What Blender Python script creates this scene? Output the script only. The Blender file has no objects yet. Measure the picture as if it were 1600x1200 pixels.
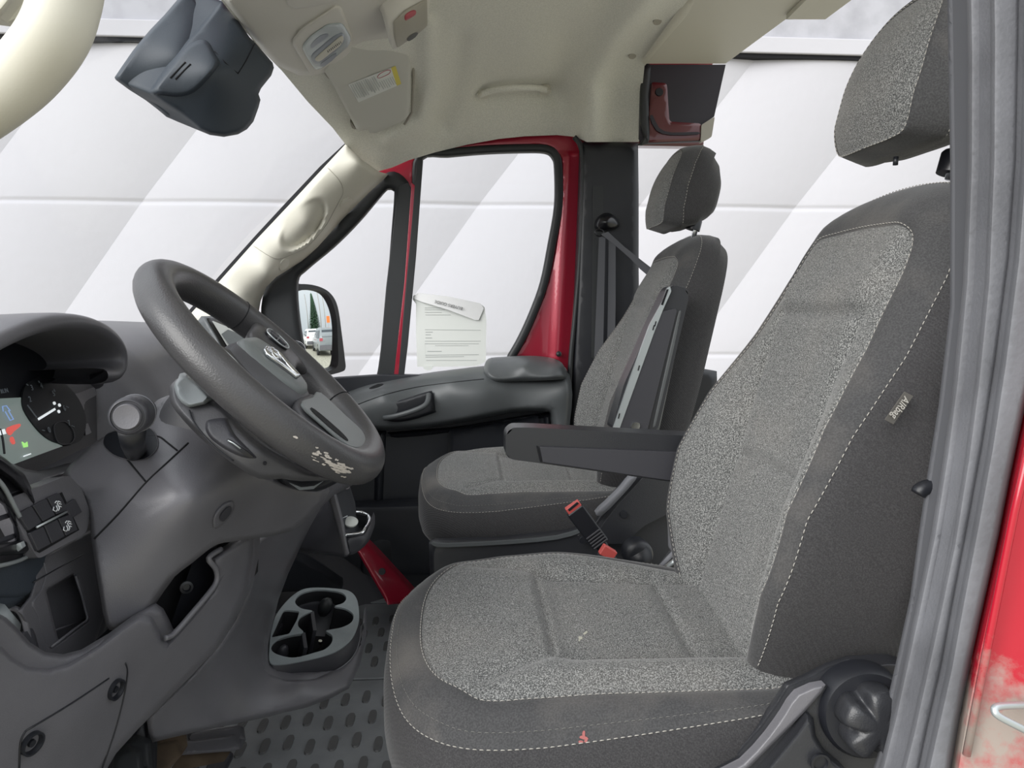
import bpy, bmesh, math, random
import numpy as np
from mathutils import Vector, Matrix, noise
from mathutils.geometry import delaunay_2d_cdt
random.seed(7)
S = bpy.context.scene
COL = S.collection

# ---------------------------------------------------------------- camera
CAM = Vector((0.0, 0.0, 0.93)); YAW = math.radians(4.3); PITCH = math.radians(5.47); FPX = 1200.0
cdir = Vector((math.sin(YAW)*math.cos(PITCH), math.cos(YAW)*math.cos(PITCH), -math.sin(PITCH)))
cright = Vector((math.cos(YAW), -math.sin(YAW), 0)); cup = cright.cross(cdir)
cam = bpy.data.cameras.new('camera'); camo = bpy.data.objects.new('camera', cam); COL.objects.link(camo)
cam.sensor_width = 36.0; cam.lens = 36.0*FPX/1600.0; cam.clip_start = 0.02; cam.clip_end = 300
camo.matrix_world = Matrix(((cright.x, cup.x, -cdir.x, CAM.x), (cright.y, cup.y, -cdir.y, CAM.y), (cright.z, cup.z, -cdir.z, CAM.z), (0,0,0,1)))
S.camera = camo

# ---------------------------------------------------------------- light
W = bpy.data.worlds.new('world'); S.world = W; W.use_nodes = True
wn = W.node_tree.nodes; wl = W.node_tree.links; wn.clear()
wo = wn.new('ShaderNodeOutputWorld'); wb = wn.new('ShaderNodeBackground')
wtc = wn.new('ShaderNodeTexCoord'); wse = wn.new('ShaderNodeSeparateXYZ'); wr = wn.new('ShaderNodeValToRGB')
wl.new(wtc.outputs['Generated'], wse.inputs[0]); wl.new(wse.outputs['Z'], wr.inputs[0]); wl.new(wr.outputs[0], wb.inputs[0]); wl.new(wb.outputs[0], wo.inputs[0])
wr.color_ramp.elements[0].position = 0.0; wr.color_ramp.elements[0].color = (0.60,0.64,0.67,1)
wr.color_ramp.elements[1].position = 0.7; wr.color_ramp.elements[1].color = (1.35,1.40,1.45,1)
wb.inputs[1].default_value = 0.80
sun = bpy.data.lights.new('sun', 'SUN'); sun.energy = 2.7; sun.angle = math.radians(50); sun.color = (1.0,0.98,0.95)
suno = bpy.data.objects.new('sun', sun); COL.objects.link(suno)
suno.rotation_euler = Vector((0.66, 0.58, -0.42)).to_track_quat('-Z','Y').to_euler()
S.view_settings.view_transform = 'Standard'; S.view_settings.look = 'None'; S.view_settings.gamma = 1.0; S.view_settings.use_curve_mapping = False
S.view_settings.exposure = 0.5

# ---------------------------------------------------------------- points from the survey of the photograph
def ray(px, py): return cdir*FPX + cright*(px-800) - cup*(py-600)
def P(px, py, Y):
    r = ray(px, py); return CAM + r*(Y/r.y)
def PX(px, py, x0, k=0.0, z0=0.8):            # point on the plane x = x0 + k (z - z0)
    r = ray(px, py); t = (x0 + k*(CAM.z-z0))/(r.x - k*r.z); return CAM + r*t
def PZ(px, py, Z):
    r = ray(px, py); return CAM + r*((Z-CAM.z)/r.z)

# ---------------------------------------------------------------- materials
MATS = {}
def newmat(name):
    m = bpy.data.materials.new(name); m.use_nodes = True
    return m, m.node_tree.nodes, m.node_tree.links, m.node_tree.nodes['Principled BSDF']
def coord(n, l, scale, rot=(0,0,0)):
    tc = n.new('ShaderNodeTexCoord'); mp = n.new('ShaderNodeMapping')
    mp.inputs['Scale'].default_value = scale if isinstance(scale, tuple) else (scale,)*3
    mp.inputs['Rotation'].default_value = rot
    l.new(tc.outputs['Object'], mp.inputs[0]); return mp
def plastic(name, col, rough=0.5, bump=0.15, scale=900, spec=0.5, mott=0.0, metal=0.0, coat=0.0):
    m, n, l, b = newmat(name)
    b.inputs['Base Color'].default_value = (*col, 1); b.inputs['Roughness'].default_value = rough
    b.inputs['Metallic'].default_value = metal; b.inputs['Specular IOR Level'].default_value = spec
    if coat: b.inputs['Coat Weight'].default_value = coat; b.inputs['Coat Roughness'].default_value = 0.06
    mp = coord(n, l, 1.0)
    if bump:
        t = n.new('ShaderNodeTexNoise'); t.inputs['Scale'].default_value = scale; t.inputs['Detail'].default_value = 1
        bp = n.new('ShaderNodeBump'); bp.inputs['Strength'].default_value = bump; bp.inputs['Distance'].default_value = 0.0006
        l.new(mp.outputs[0], t.inputs[0]); l.new(t.outputs[0], bp.inputs['Height']); l.new(bp.outputs[0], b.inputs['Normal'])
    if mott:
        t2 = n.new('ShaderNodeTexNoise'); t2.inputs['Scale'].default_value = 9; t2.inputs['Detail'].default_value = 6
        r = n.new('ShaderNodeValToRGB'); r.color_ramp.elements[0].position = 0.35; r.color_ramp.elements[1].position = 0.75
        r.color_ramp.elements[0].color = (*[c*(1-mott) for c in col], 1); r.color_ramp.elements[1].color = (*[min(1, c*(1+mott)) for c in col], 1)
        l.new(mp.outputs[0], t2.inputs[0]); l.new(t2.outputs[0], r.inputs[0]); l.new(r.outputs[0], b.inputs['Base Color'])
    MATS[name] = m; return m
plastic('dash', (0.128,0.126,0.138), 0.36, 0.3, 700, mott=0.12)
plastic('dash_dark', (0.040,0.040,0.047), 0.45, 0.25, 700)
plastic('black', (0.011,0.012,0.016), 0.42, 0.15, 700)
plastic('void', (0.004,0.004,0.006), 0.9, 0)
plastic('door_dark', (0.020,0.022,0.028), 0.45, 0.3, 600)
plastic('door_mid', (0.085,0.092,0.096), 0.42, 0.3, 600)
plastic('wheel', (0.062,0.061,0.064), 0.34, 0.5, 500, mott=0.1)
plastic('hub', (0.080,0.080,0.087), 0.45, 0.35, 700)
plastic('hub_pale', (0.16,0.175,0.175), 0.4, 0.3, 700)
plastic('pale_grey', (0.22,0.24,0.25), 0.35, 0.1)
plastic('housing', (0.036,0.046,0.060), 0.52, 0.3, 600)
plastic('seat_plastic', (0.026,0.027,0.031), 0.34, 0.4, 500)
plastic('gloss_black', (0.006,0.006,0.008), 0.28, 0)
plastic('dial_black', (0.008,0.009,0.012), 0.6, 0)
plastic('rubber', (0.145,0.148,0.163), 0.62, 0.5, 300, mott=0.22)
plastic('rubber_dark', (0.018,0.020,0.022), 0.5, 0.2)
plastic('webbing', (0.080,0.082,0.092), 0.8, 0)
plastic('mat_rubber', (0.24,0.25,0.26), 0.36, 0.5, 250, mott=0.2)
plastic('mat_stud', (0.10,0.10,0.10), 0.55, 0.4, 300)
plastic('beige', (0.60,0.58,0.50), 0.5, 0.12, 600)
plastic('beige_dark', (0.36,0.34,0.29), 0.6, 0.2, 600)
plastic('visor', (0.56,0.555,0.51), 0.8, 0.3, 500)
plastic('console_beige', (0.62,0.60,0.55), 0.6, 0.2, 500)
plastic('lens', (0.40,0.45,0.46), 0.25, 0.1)
plastic('lens_dark', (0.20,0.23,0.27), 0.3, 0.1)
plastic('red_plastic', (0.55,0.09,0.08), 0.45, 0)
plastic('red_button', (0.40,0.07,0.09), 0.45, 0)
plastic('chrome', (0.80,0.82,0.84), 0.15, 0, metal=1.0)
plastic('silver', (0.50,0.54,0.55), 0.35, 0, metal=0.6)
plastic('steel', (0.45,0.44,0.42), 0.4, 0.2, 200, metal=0.8)
plastic('tray_pale', (0.26,0.29,0.30), 0.35, 0.25, 400, mott=0.25)
plastic('white_paint', (0.8,0.8,0.8), 0.3, 0, coat=0.5)
plastic('grey_paint', (0.22,0.24,0.25), 0.3, 0, coat=0.5)
plastic('car_glass', (0.05,0.06,0.07), 0.1, 0)
plastic('tyre', (0.02,0.02,0.02), 0.8, 0)
plastic('ink', (0.12,0.12,0.12), 0.8, 0)
plastic('ink_pale', (0.42,0.44,0.43), 0.8, 0)
plastic('white_mark', (0.75,0.77,0.80), 0.5, 0)
plastic('dim_mark', (0.22,0.25,0.28), 0.5, 0)
plastic('yellow', (0.70,0.60,0.10), 0.6, 0)
plastic('sticker', (0.72,0.74,0.71), 0.5, 0)
plastic('thread', (0.38,0.365,0.335), 0.8, 0)
plastic('thread_dim', (0.16,0.16,0.15), 0.8, 0)
plastic('tag_cloth', (0.085,0.08,0.072), 0.8, 0)
plastic('needle_leaf', (0.05,0.12,0.06), 0.8, 0)
plastic('bark', (0.30,0.29,0.27), 0.8, 0)
plastic('orange', (0.8,0.2,0.04), 0.6, 0)

def paint(name, col, dark=None):
    m, n, l, b = newmat(name); b.inputs['Base Color'].default_value = (*col,1); b.inputs['Roughness'].default_value = 0.28
    b.inputs['Coat Weight'].default_value = 0.8; b.inputs['Coat Roughness'].default_value = 0.05; b.inputs['Metallic'].default_value = 0.25
    MATS[name] = m; return m
paint('red_paint', (0.36,0.012,0.035))
paint('deep_red', (0.10,0.018,0.022))
plastic('dark_metal', (0.022,0.019,0.026), 0.6, 0.1)

# dusty red paint of the door pillar: dirt patch has its own shape
m, n, l, b = newmat('dusty_red'); MATS['dusty_red'] = m
b.inputs['Roughness'].default_value = 0.3; b.inputs['Coat Weight'].default_value = 0.5
mp = coord(n, l, 1.0)
t = n.new('ShaderNodeTexNoise'); t.inputs['Scale'].default_value = 22; t.inputs['Detail'].default_value = 8; t.inputs['Roughness'].default_value = 0.65
sx = n.new('ShaderNodeSeparateXYZ'); gp_ = n.new('ShaderNodeNewGeometry'); l.new(gp_.outputs['Position'], sx.inputs[0]); l.new(mp.outputs[0], t.inputs[0])
mr = n.new('ShaderNodeMapRange'); mr.inputs[1].default_value = 0.66; mr.inputs[2].default_value = 0.58; mr.inputs[3].default_value = -0.25; mr.inputs[4].default_value = 0.16
l.new(sx.outputs['Z'], mr.inputs[0])
ad = n.new('ShaderNodeMath'); ad.operation = 'ADD'; l.new(mr.outputs[0], ad.inputs[0]); l.new(t.outputs[0], ad.inputs[1])
cr = n.new('ShaderNodeValToRGB'); cr.color_ramp.elements[0].position = 0.46; cr.color_ramp.elements[0].color = (0.40,0.008,0.024,1)
cr.color_ramp.elements[1].position = 0.70; cr.color_ramp.elements[1].color = (0.30,0.25,0.22,1)
l.new(ad.outputs[0], cr.inputs[0]); l.new(cr.outputs[0], b.inputs['Base Color'])
rr = n.new('ShaderNodeMapRange'); rr.inputs[1].default_value = 0.5; rr.inputs[2].default_value = 0.7; rr.inputs[3].default_value = 0.25; rr.inputs[4].default_value = 0.8
l.new(ad.outputs[0], rr.inputs[0]); l.new(rr.outputs[0], b.inputs['Roughness'])

def fabric(name, lo, mid, hi, scale, bump, ribs=False, dust=0.0):
    m, n, l, b = newmat(name); MATS[name] = m
    b.inputs['Roughness'].default_value = 0.92; b.inputs['Specular IOR Level'].default_value = 0.2
    b.inputs['Sheen Weight'].default_value = 0.25; b.inputs['Sheen Roughness'].default_value = 0.4
    mp = coord(n, l, 1.0)
    t = n.new('ShaderNodeTexNoise'); t.inputs['Scale'].default_value = scale; t.inputs['Detail'].default_value = 2.0
    l.new(mp.outputs[0], t.inputs[0])
    r = n.new('ShaderNodeValToRGB'); e = r.color_ramp.elements
    e[0].position = 0.36; e[0].color = (*lo,1); e[1].position = 0.64; e[1].color = (*hi,1); x = e.new(0.5); x.color = (*mid,1)
    l.new(t.outputs[0], r.inputs[0]); out = r.outputs[0]
    if dust:
        t2 = n.new('ShaderNodeTexNoise'); t2.inputs['Scale'].default_value = 7; t2.inputs['Detail'].default_value = 5; l.new(mp.outputs[0], t2.inputs[0])
        mr = n.new('ShaderNodeMapRange'); mr.inputs[1].default_value = 0.48; mr.inputs[2].default_value = 0.75; mr.inputs[3].default_value = 0; mr.inputs[4].default_value = dust
        l.new(t2.outputs[0], mr.inputs[0]); mx = n.new('ShaderNodeMixRGB'); mx.inputs[2].default_value = (0.30,0.27,0.24,1)
        l.new(mr.outputs[0], mx.inputs[0]); l.new(out, mx.inputs[1]); out = mx.outputs[0]
    l.new(out, b.inputs['Base Color'])
    bp = n.new('ShaderNodeBump'); bp.inputs['Strength'].default_value = bump; bp.inputs['Distance'].default_value = 0.0008
    if ribs:
        wv = n.new('ShaderNodeTexWave'); wv.inputs['Scale'].default_value = 95; wv.inputs['Distortion'].default_value = 0.6; wv.bands_direction = 'DIAGONAL'
        l.new(mp.outputs[0], wv.inputs[0]); l.new(wv.outputs[1], bp.inputs['Height'])
    else: l.new(t.outputs[0], bp.inputs['Height'])
    l.new(bp.outputs[0], b.inputs['Normal']); return m
fabric('cloth_grey', (0.050,0.051,0.051), (0.118,0.120,0.119), (0.285,0.287,0.28), 620, 0.8, dust=0.16)
fabric('cloth_dark', (0.034,0.033,0.035), (0.043,0.042,0.044), (0.056,0.055,0.057), 600, 0.5, ribs=True)
fabric('cloth_band', (0.045,0.045,0.047), (0.055,0.055,0.057), (0.068,0.068,0.07), 500, 0.3, dust=0.25)
fabric('headliner', (0.66,0.655,0.59), (0.71,0.705,0.64), (0.76,0.75,0.68), 260, 0.25)

def glass(name, tint=(0.975,0.98,0.985), gl=0.06):
    m = bpy.data.materials.new(name); m.use_nodes = True; n = m.node_tree.nodes; l = m.node_tree.links; n.clear()
    o = n.new('ShaderNodeOutputMaterial'); a = n.new('ShaderNodeBsdfTransparent'); g = n.new('ShaderNodeBsdfGlossy'); x = n.new('ShaderNodeMixShader')
    a.inputs[0].default_value = (*tint,1); g.inputs['Roughness'].default_value = 0.02
    lw = n.new('ShaderNodeLayerWeight'); lw.inputs[0].default_value = 0.5; pw = n.new('ShaderNodeMath'); pw.operation = 'POWER'; pw.inputs[1].default_value = 4.0
    ml = n.new('ShaderNodeMath'); ml.operation = 'MULTIPLY_ADD'; ml.inputs[1].default_value = 0.10; ml.inputs[2].default_value = 0.008
    l.new(lw.outputs['Facing'], pw.inputs[0]); l.new(pw.outputs[0], ml.inputs[0]); l.new(ml.outputs[0], x.inputs[0]); l.new(a.outputs[0], x.inputs[1]); l.new(g.outputs[0], x.inputs[2]); l.new(x.outputs[0], o.inputs[0])
    MATS[name] = m
glass('glass')
m, n, l, b = newmat('mirror'); MATS['mirror'] = m; b.inputs['Metallic'].default_value = 1; b.inputs['Roughness'].default_value = 0.0; b.inputs['Base Color'].default_value = (0.9,0.93,0.92,1)
m, n, l, b = newmat('screen'); MATS['screen'] = m; b.inputs['Base Color'].default_value = (0.20,0.25,0.24,1); b.inputs['Roughness'].default_value = 0.15
b.inputs['Emission Color'].default_value = (0.62,0.75,0.70,1); b.inputs['Emission Strength'].default_value = 0.12
def glow(name, col, s):
    m, n, l, b = newmat(name); MATS[name] = m; b.inputs['Base Color'].default_value = (*col,1); b.inputs['Emission Color'].default_value = (*col,1); b.inputs['Emission Strength'].default_value = s
glow('lamp_red', (0.75,0.12,0.10), 0.45); glow('lamp_green', (0.35,0.75,0.2), 0.6); glow('lamp_white', (0.85,0.9,0.92), 0.5); glow('lamp_blue', (0.3,0.45,0.8), 0.3)

# ---------------------------------------------------------------- object helpers
def tag(o, label=None, cat=None, group=None, kind=None):
    if label: o['label'] = label
    if cat: o['category'] = cat
    if group: o['group'] = group
    if kind: o['kind'] = kind
    return o
def empty(name, loc, label=None, cat=None, group=None, kind=None):
    o = bpy.data.objects.new(name, None); COL.objects.link(o); o.location = loc; o.empty_display_size = 0.05
    return tag(o, label, cat, group, kind)
bpy.context.view_layer.update()
def wmat(o):
    M = Matrix.Translation(o.location) @ o.rotation_euler.to_matrix().to_4x4()
    return wmat(o.parent) @ M if o.parent else M
def mesh(name, V, F, mats, parent=None, fm=None, smooth=True, sharp=None):
    me = bpy.data.meshes.new(name)
    org = Vector((0,0,0))
    V = [Vector(v) for v in V]
    if parent is None and V:
        lo = Vector([min(v[i] for v in V) for i in range(3)]); hi = Vector([max(v[i] for v in V) for i in range(3)])
        org = Vector(((lo.x+hi.x)/2, (lo.y+hi.y)/2, lo.z))
    elif parent is not None: org = wmat(parent).translation
    me.from_pydata([v-org for v in V], [], F)
    if not isinstance(mats, (list, tuple)): mats = [mats]
    for m in mats: me.materials.append(MATS[m])
    if fm is not None: me.polygons.foreach_set('material_index', fm)
    me.polygons.foreach_set('use_smooth', [bool(smooth)]*len(me.polygons))
    bm = bmesh.new(); bm.from_mesh(me); bmesh.ops.recalc_face_normals(bm, faces=bm.faces); bm.to_mesh(me); bm.free()
    me.update()
    if sharp: me.set_sharp_from_angle(angle=math.radians(sharp))
    o = bpy.data.objects.new(name, me); COL.objects.link(o)
    if parent is not None: o.parent = parent; o.location = (0,0,0)
    else: o.location = org
    return o
def spl(pts, n=6, closed=True):
    out = []; L = len(pts); rng = range(L if closed else L-1)
    pts = [np.array(p, float) for p in pts]
    for i in rng:
        g = (lambda k: pts[k % L]) if closed else (lambda k: pts[min(max(k,0),L-1)])
        p0,p1,p2,p3 = g(i-1), g(i), g(i+1), g(i+2)
        for j in range(n):
            t = j/n
            out.append(0.5*((2*p1)+(-p0+p2)*t+(2*p0-5*p1+4*p2-p3)*t*t+(-p0+3*p1-3*p2+p3)*t**3))
    if not closed: out.append(pts[-1])
    return out
def rnd(pts, r, n=4):                          # round polygon corners
    out = []; L = len(pts); pts = [np.array(p, float) for p in pts]
    for i in range(L):
        a, b, c = pts[i-1], pts[i], pts[(i+1) % L]
        d1 = a-b; d2 = c-b; l1 = np.linalg.norm(d1); l2 = np.linalg.norm(d2); q = min(r, l1*0.48, l2*0.48)
        s = b+d1/l1*q; e = b+d2/l2*q
        for j in range(n+1):
            t = j/n; out.append((1-t)**2*s+2*t*(1-t)*b+t*t*e)
    return out
class TPS:                                      # smooth surface through surveyed points; 1/Y is affine for a plane
    def __init__(s, pts, lam=0.0):
        p = np.array(pts, float); s.c = p[:, :2]/500.0; v = 1.0/p[:, 2]; n = len(p)
        if n >= 4:
            K = s.phi(np.linalg.norm(s.c[:, None]-s.c[None], axis=2)) + lam*np.eye(n)
            Q = np.hstack([np.ones((n,1)), s.c]); A = np.zeros((n+3, n+3)); A[:n,:n] = K; A[:n,n:] = Q; A[n:,:n] = Q.T
            s.w = np.linalg.lstsq(A, np.concatenate([v, np.zeros(3)]), rcond=None)[0]; s.n = n
        else:
            Q = np.hstack([np.ones((n,1)), s.c]); s.w = np.linalg.lstsq(Q, v, rcond=None)[0]; s.n = 0
    def phi(s, r): return np.where(r > 1e-9, r*r*np.log(np.maximum(r,1e-9)), 0)
    def __call__(s, x, y):
        q = np.array([x, y])/500.0
        if s.n == 0: return 1.0/float(s.w[0]+s.w[1:]@q)
        return 1.0/float(s.phi(np.linalg.norm(s.c-q, axis=1))@s.w[:s.n] + s.w[s.n] + s.w[s.n+1:]@q)
def segdist(p, A, B):
    d = B-A; t = np.clip(((p-A)*d).sum(1)/np.maximum((d*d).sum(1), 1e-12), 0, 1)
    return np.sqrt((((A+d*t[:,None])-p)**2).sum(1)).min()
def snrm(f, x, y, d=3.0):
    n = (P(x+d,y,f(x+d,y))-P(x-d,y,f(x-d,y))).cross(P(x,y+d,f(x,y+d))-P(x,y-d,f(x,y-d))).normalized()
    return n if n.dot(CAM-P(x,y,f(x,y))) > 0 else -n
def inside(p, L):
    x, y = p; x0 = L[:,0]; y0 = L[:,1]; x1 = np.roll(x0,-1); y1 = np.roll(y0,-1)
    c = ((y0 > y) != (y1 > y)); dy = np.where(y1==y0, 1e-12, y1-y0)
    return bool(np.sum(c & (x < (x1-x0)*(y-y0)/dy+x0)) % 2)
def dens(L, step, closed=True):
    out = []; n = len(L)
    for i in range(n if closed else n-1):
        a = np.array(L[i], float); b = np.array(L[(i+1)%n], float); k = max(1, int(np.linalg.norm(b-a)/step))
        for j in range(k): out.append(a+(b-a)*j/k)
    return np.array(out)
def cdt(loops, step, rims=()):
    """triangulate outline (with holes) with interior points"""
    loops = [dens(L, step) for L in loops]
    V = []; E = []
    for L in loops:
        b = len(V); V += [Vector(p) for p in L]; E += [(b+i, b+(i+1)%len(L)) for i in range(len(L))]
    nb = len(V)
    A = np.vstack([L for L in loops]); B = np.vstack([np.roll(L,-1,0) for L in loops])
    lo = loops[0].min(0); hi = loops[0].max(0)
    rim_w = 0
    for w_ in rims:                             # points running parallel to the outline keep rolled edges clean
        rim_w = max(rim_w, w_)
        for L in loops:
            a_ = 0.5*np.sum(L[:,0]*np.roll(L[:,1],-1)-np.roll(L[:,0],-1)*L[:,1]); t_ = np.roll(L,-1,0)-np.roll(L,1,0)
            nn = np.stack([-t_[:,1],t_[:,0]],1)*(1 if a_ > 0 else -1)*(1 if L is loops[0] else -1); nn /= np.linalg.norm(nn,axis=1)[:,None]+1e-9
            last = None
            for q in L+nn*w_:
                if last is not None and np.linalg.norm(q-last) < step*0.4: continue
                if inside(q, loops[0]) and not any(inside(q, H) for H in loops[1:]) and segdist(q, A, B) > w_*0.93: V.append(Vector(q)); last = q
    if step < 1e8:
        ys = np.arange(lo[1]+step/2, hi[1], step*0.87)
        for r, y in enumerate(ys):
            for x in np.arange(lo[0]+step*(0.25+0.5*(r%2)), hi[0], step):
                p = np.array([x,y])
                if inside(p, loops[0]) and not any(inside(p, H) for H in loops[1:]) and segdist(p, A, B) > max(step*0.55, rim_w*1.15+0.5 if rim_w else 0): V.append(Vector(p))
    r = delaunay_2d_cdt(V, E, [], 0, 1e-7)
    v2 = r[0]; F = []
    for f in r[2]:
        c = sum((v2[i] for i in f), Vector((0,0)))/len(f); c = np.array(c)
        if inside(c, loops[0]) and not any(inside(c, H) for H in loops[1:]): F.append(tuple(f))
    return [np.array(v) for v in v2], F, A, B
def extr(V, F, back):
    n = len(V); V2 = list(V)+[back(v) for v in V]; F2 = list(F)+[tuple(i+n for i in reversed(f)) for f in F]
    ec = {}
    for f in F:
        for i in range(len(f)):
            a, b = f[i], f[(i+1)%len(f)]; ec.setdefault((min(a,b),max(a,b)), []).append((a,b))
    for k, v in ec.items():
        if len(v) == 1: a, b = v[0]; F2.append((b, a, a+n, b+n))
    return V2, F2
def shell(name, loops, Yf, mat, parent=None, thick=0.01, off=None, step=10, roll=0, rollw=14, smooth=1, disp=None, sharp=40, raw=False):
    """solid panel: outline surveyed in the photograph, depth from a smooth surface, real thickness"""
    if not isinstance(loops[0][0], (list, tuple, np.ndarray)): loops = [loops]
    if not isinstance(mat, str) and False: pass
    if smooth: loops = [spl(L, smooth) if smooth > 1 else L for L in loops]
    if isinstance(Yf, (int, float)): y0 = Yf; Yf = lambda a, b: y0
    elif isinstance(Yf, list): Yf = TPS(Yf)
    v2, F, A, B = cdt(loops, step, (rollw*0.12, rollw*0.3, rollw*0.55, rollw*0.8, rollw*1.05) if roll else ())
    V = []
    for p in v2:
        y = Yf(p[0], p[1])
        if roll:
            d = segdist(p, A, B); y += roll*(1-min(d/rollw, 1))**2
        if disp: y += disp(p[0], p[1])
        V.append(P(p[0], p[1], y))
    off = Vector(off) if off is not None else Vector((0, thick, 0))
    V, F = extr(V, F, lambda v: v+off)
    return mesh(name, V, F, mat, parent, sharp=sharp)
def plane_shell(name, loops, pt, nrm, mat, parent=None, thick=0.01, smooth=1, bevel=0.002, lift=0.0, holes_deep=None):
    """flat plate in the plane (pt, nrm); outline surveyed in the photograph; bevelled edges"""
    if not isinstance(loops[0][0], (list, tuple, np.ndarray)): loops = [loops]
    nrm = Vector(nrm).normalized(); pt = Vector(pt) + nrm*lift
    if nrm.dot(CAM-pt) < 0: nrm = -nrm
    u = Vector((0,0,1)).cross(nrm)
    if u.length < 1e-3: u = Vector((1,0,0))
    u.normalize(); w = nrm.cross(u)
    if smooth > 1: loops = [spl(L, smooth) for L in loops]
    L2 = []
    for L in loops:
        q = []
        for p in L:
            r = ray(p[0], p[1]); t = (pt-CAM).dot(nrm)/r.dot(nrm); x = CAM+r*t-pt; q.append((x.dot(u), x.dot(w)))
        L2.append(q)
    return plate(name, L2, pt, u, w, nrm, mat, parent, thick, bevel)
def plate(name, L2, org, u, w, nrm, mat, parent=None, thick=0.01, bevel=0.002, sharp=35):
    """plate from 2D outlines; front face at org plane, body goes back along -nrm"""
    v2, F, A, B = cdt([np.array(L) for L in L2], 1e9)
    V = [Vector(org)+u*float(p[0])+w*float(p[1]) for p in v2]
    V, F = extr(V, F, lambda v: v-nrm*thick)
    o = mesh(name, V, F, mat, parent, smooth=True, sharp=sharp)
    if bevel:
        b = o.modifiers.new('b', 'BEVEL'); b.width = bevel; b.segments = 3; b.limit_method = 'ANGLE'; b.angle_limit = math.radians(40); b.harden_normals = True
    return o
def loft(name, rings, mat, parent=None, closed=True, caps=True, sub=0, sharp=None, fm=None):
    n = len(rings[0]); V = [Vector(p) for r in rings for p in r]; F = []
    for i in range(len(rings)-1):
        for j in range(n if closed else n-1):
            k = (j+1) % n; F.append((i*n+j, i*n+k, (i+1)*n+k, (i+1)*n+j))
    if caps:
        for b, rg in ((0, rings[0]), ((len(rings)-1)*n, rings[-1])):
            c = sum((Vector(p) for p in rg), Vector())/n; V.append(c); ci = len(V)-1
            for j in range(n if closed else n-1): F.append((b+j, b+(j+1)%n, ci))
    o = mesh(name, V, F, mat, parent, sharp=sharp)
    if sub: s = o.modifiers.new('s','SUBSURF'); s.levels = sub; s.render_levels = sub
    return o
def tube(name, path, r, mat, parent=None, n=12, closed=False, up=None, flat=1.0, sub=0):
    """swept tube; r number or list; flat = thickness along 'up' relative to r"""
    path = [Vector(p) for p in path]; L = len(path); rings = []
    N = None
    for i in range(L):
        a = path[(i-1)%L] if (closed or i > 0) else path[i]; b = path[(i+1)%L] if (closed or i < L-1) else path[i]
        T = (b-a).normalized()
        if up is not None: N = Vector(up)-T*Vector(up).dot(T)
        elif N is None:
            N = Vector((0,0,1)) if abs(T.z) < 0.9 else Vector((1,0,0)); N = N-T*N.dot(T)
        else: N = N-T*N.dot(T)
        N.normalize(); Bn = T.cross(N); rr = r[i] if isinstance(r, (list,tuple)) else r
        rings.append([path[i]+Bn*math.cos(t)*rr+N*math.sin(t)*rr*flat for t in [2*math.pi*k/n for k in range(n)]])
    if closed: rings.append(rings[0])
    return loft(name, rings, mat, parent, caps=not closed)
def box(name, lo, hi, mat, parent=None, bevel=0.004, rot=None):
    lo = Vector(lo); hi = Vector(hi); c = (lo+hi)/2; V = [Vector((x,y,z)) for x in (lo.x,hi.x) for y in (lo.y,hi.y) for z in (lo.z,hi.z)]
    if rot: V = [c + rot @ (v-c) for v in V]
    o = mesh(name, V, [(0,1,3,2),(4,6,7,5),(0,4,5,1),(2,3,7,6),(0,2,6,4),(1,5,7,3)], mat, parent, smooth=True, sharp=35)
    if bevel: b = o.modifiers.new('b','BEVEL'); b.width = bevel; b.segments = 3; b.harden_normals = True
    return o
def disc(name, c, nrm, r, mat, parent=None, h=0.004, prof=None, n=32, sx=1.0, up=None):
    """lathe about nrm: prof is list of (radius, height)"""
    nrm = Vector(nrm).normalized(); u = Vector(up) if up is not None else (Vector((0,0,1)) if abs(nrm.z) < 0.9 else Vector((1,0,0)))
    u = (u-nrm*u.dot(nrm)).normalized(); w = nrm.cross(u); c = Vector(c)
    prof = prof or [(r,-h),(r,h*0.6),(r*0.93,h)]
    rings = [[c+nrm*hh+(u*math.cos(t)+w*math.sin(t)*sx)*rr for t in [2*math.pi*k/n for k in range(n)]] for rr, hh in prof]
    return loft(name, rings, mat, parent, sharp=50)
def join_meshes(name, parts, mat, parent=None, sharp=None, smooth=True):
    V = []; F = []
    for v, f in parts:
        b = len(V); V += v; F += [tuple(i+b for i in ff) for ff in f]
    return mesh(name, V, F, mat, parent, smooth=smooth, sharp=sharp)
def cubevf(c, ux, uy, uz):
    c = Vector(c); V = [c+ux*a+uy*b+uz*d for a in (-1,1) for b in (-1,1) for d in (-1,1)]
    return V, [(0,1,3,2),(4,6,7,5),(0,4,5,1),(2,3,7,6),(0,2,6,4),(1,5,7,3)]
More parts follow.
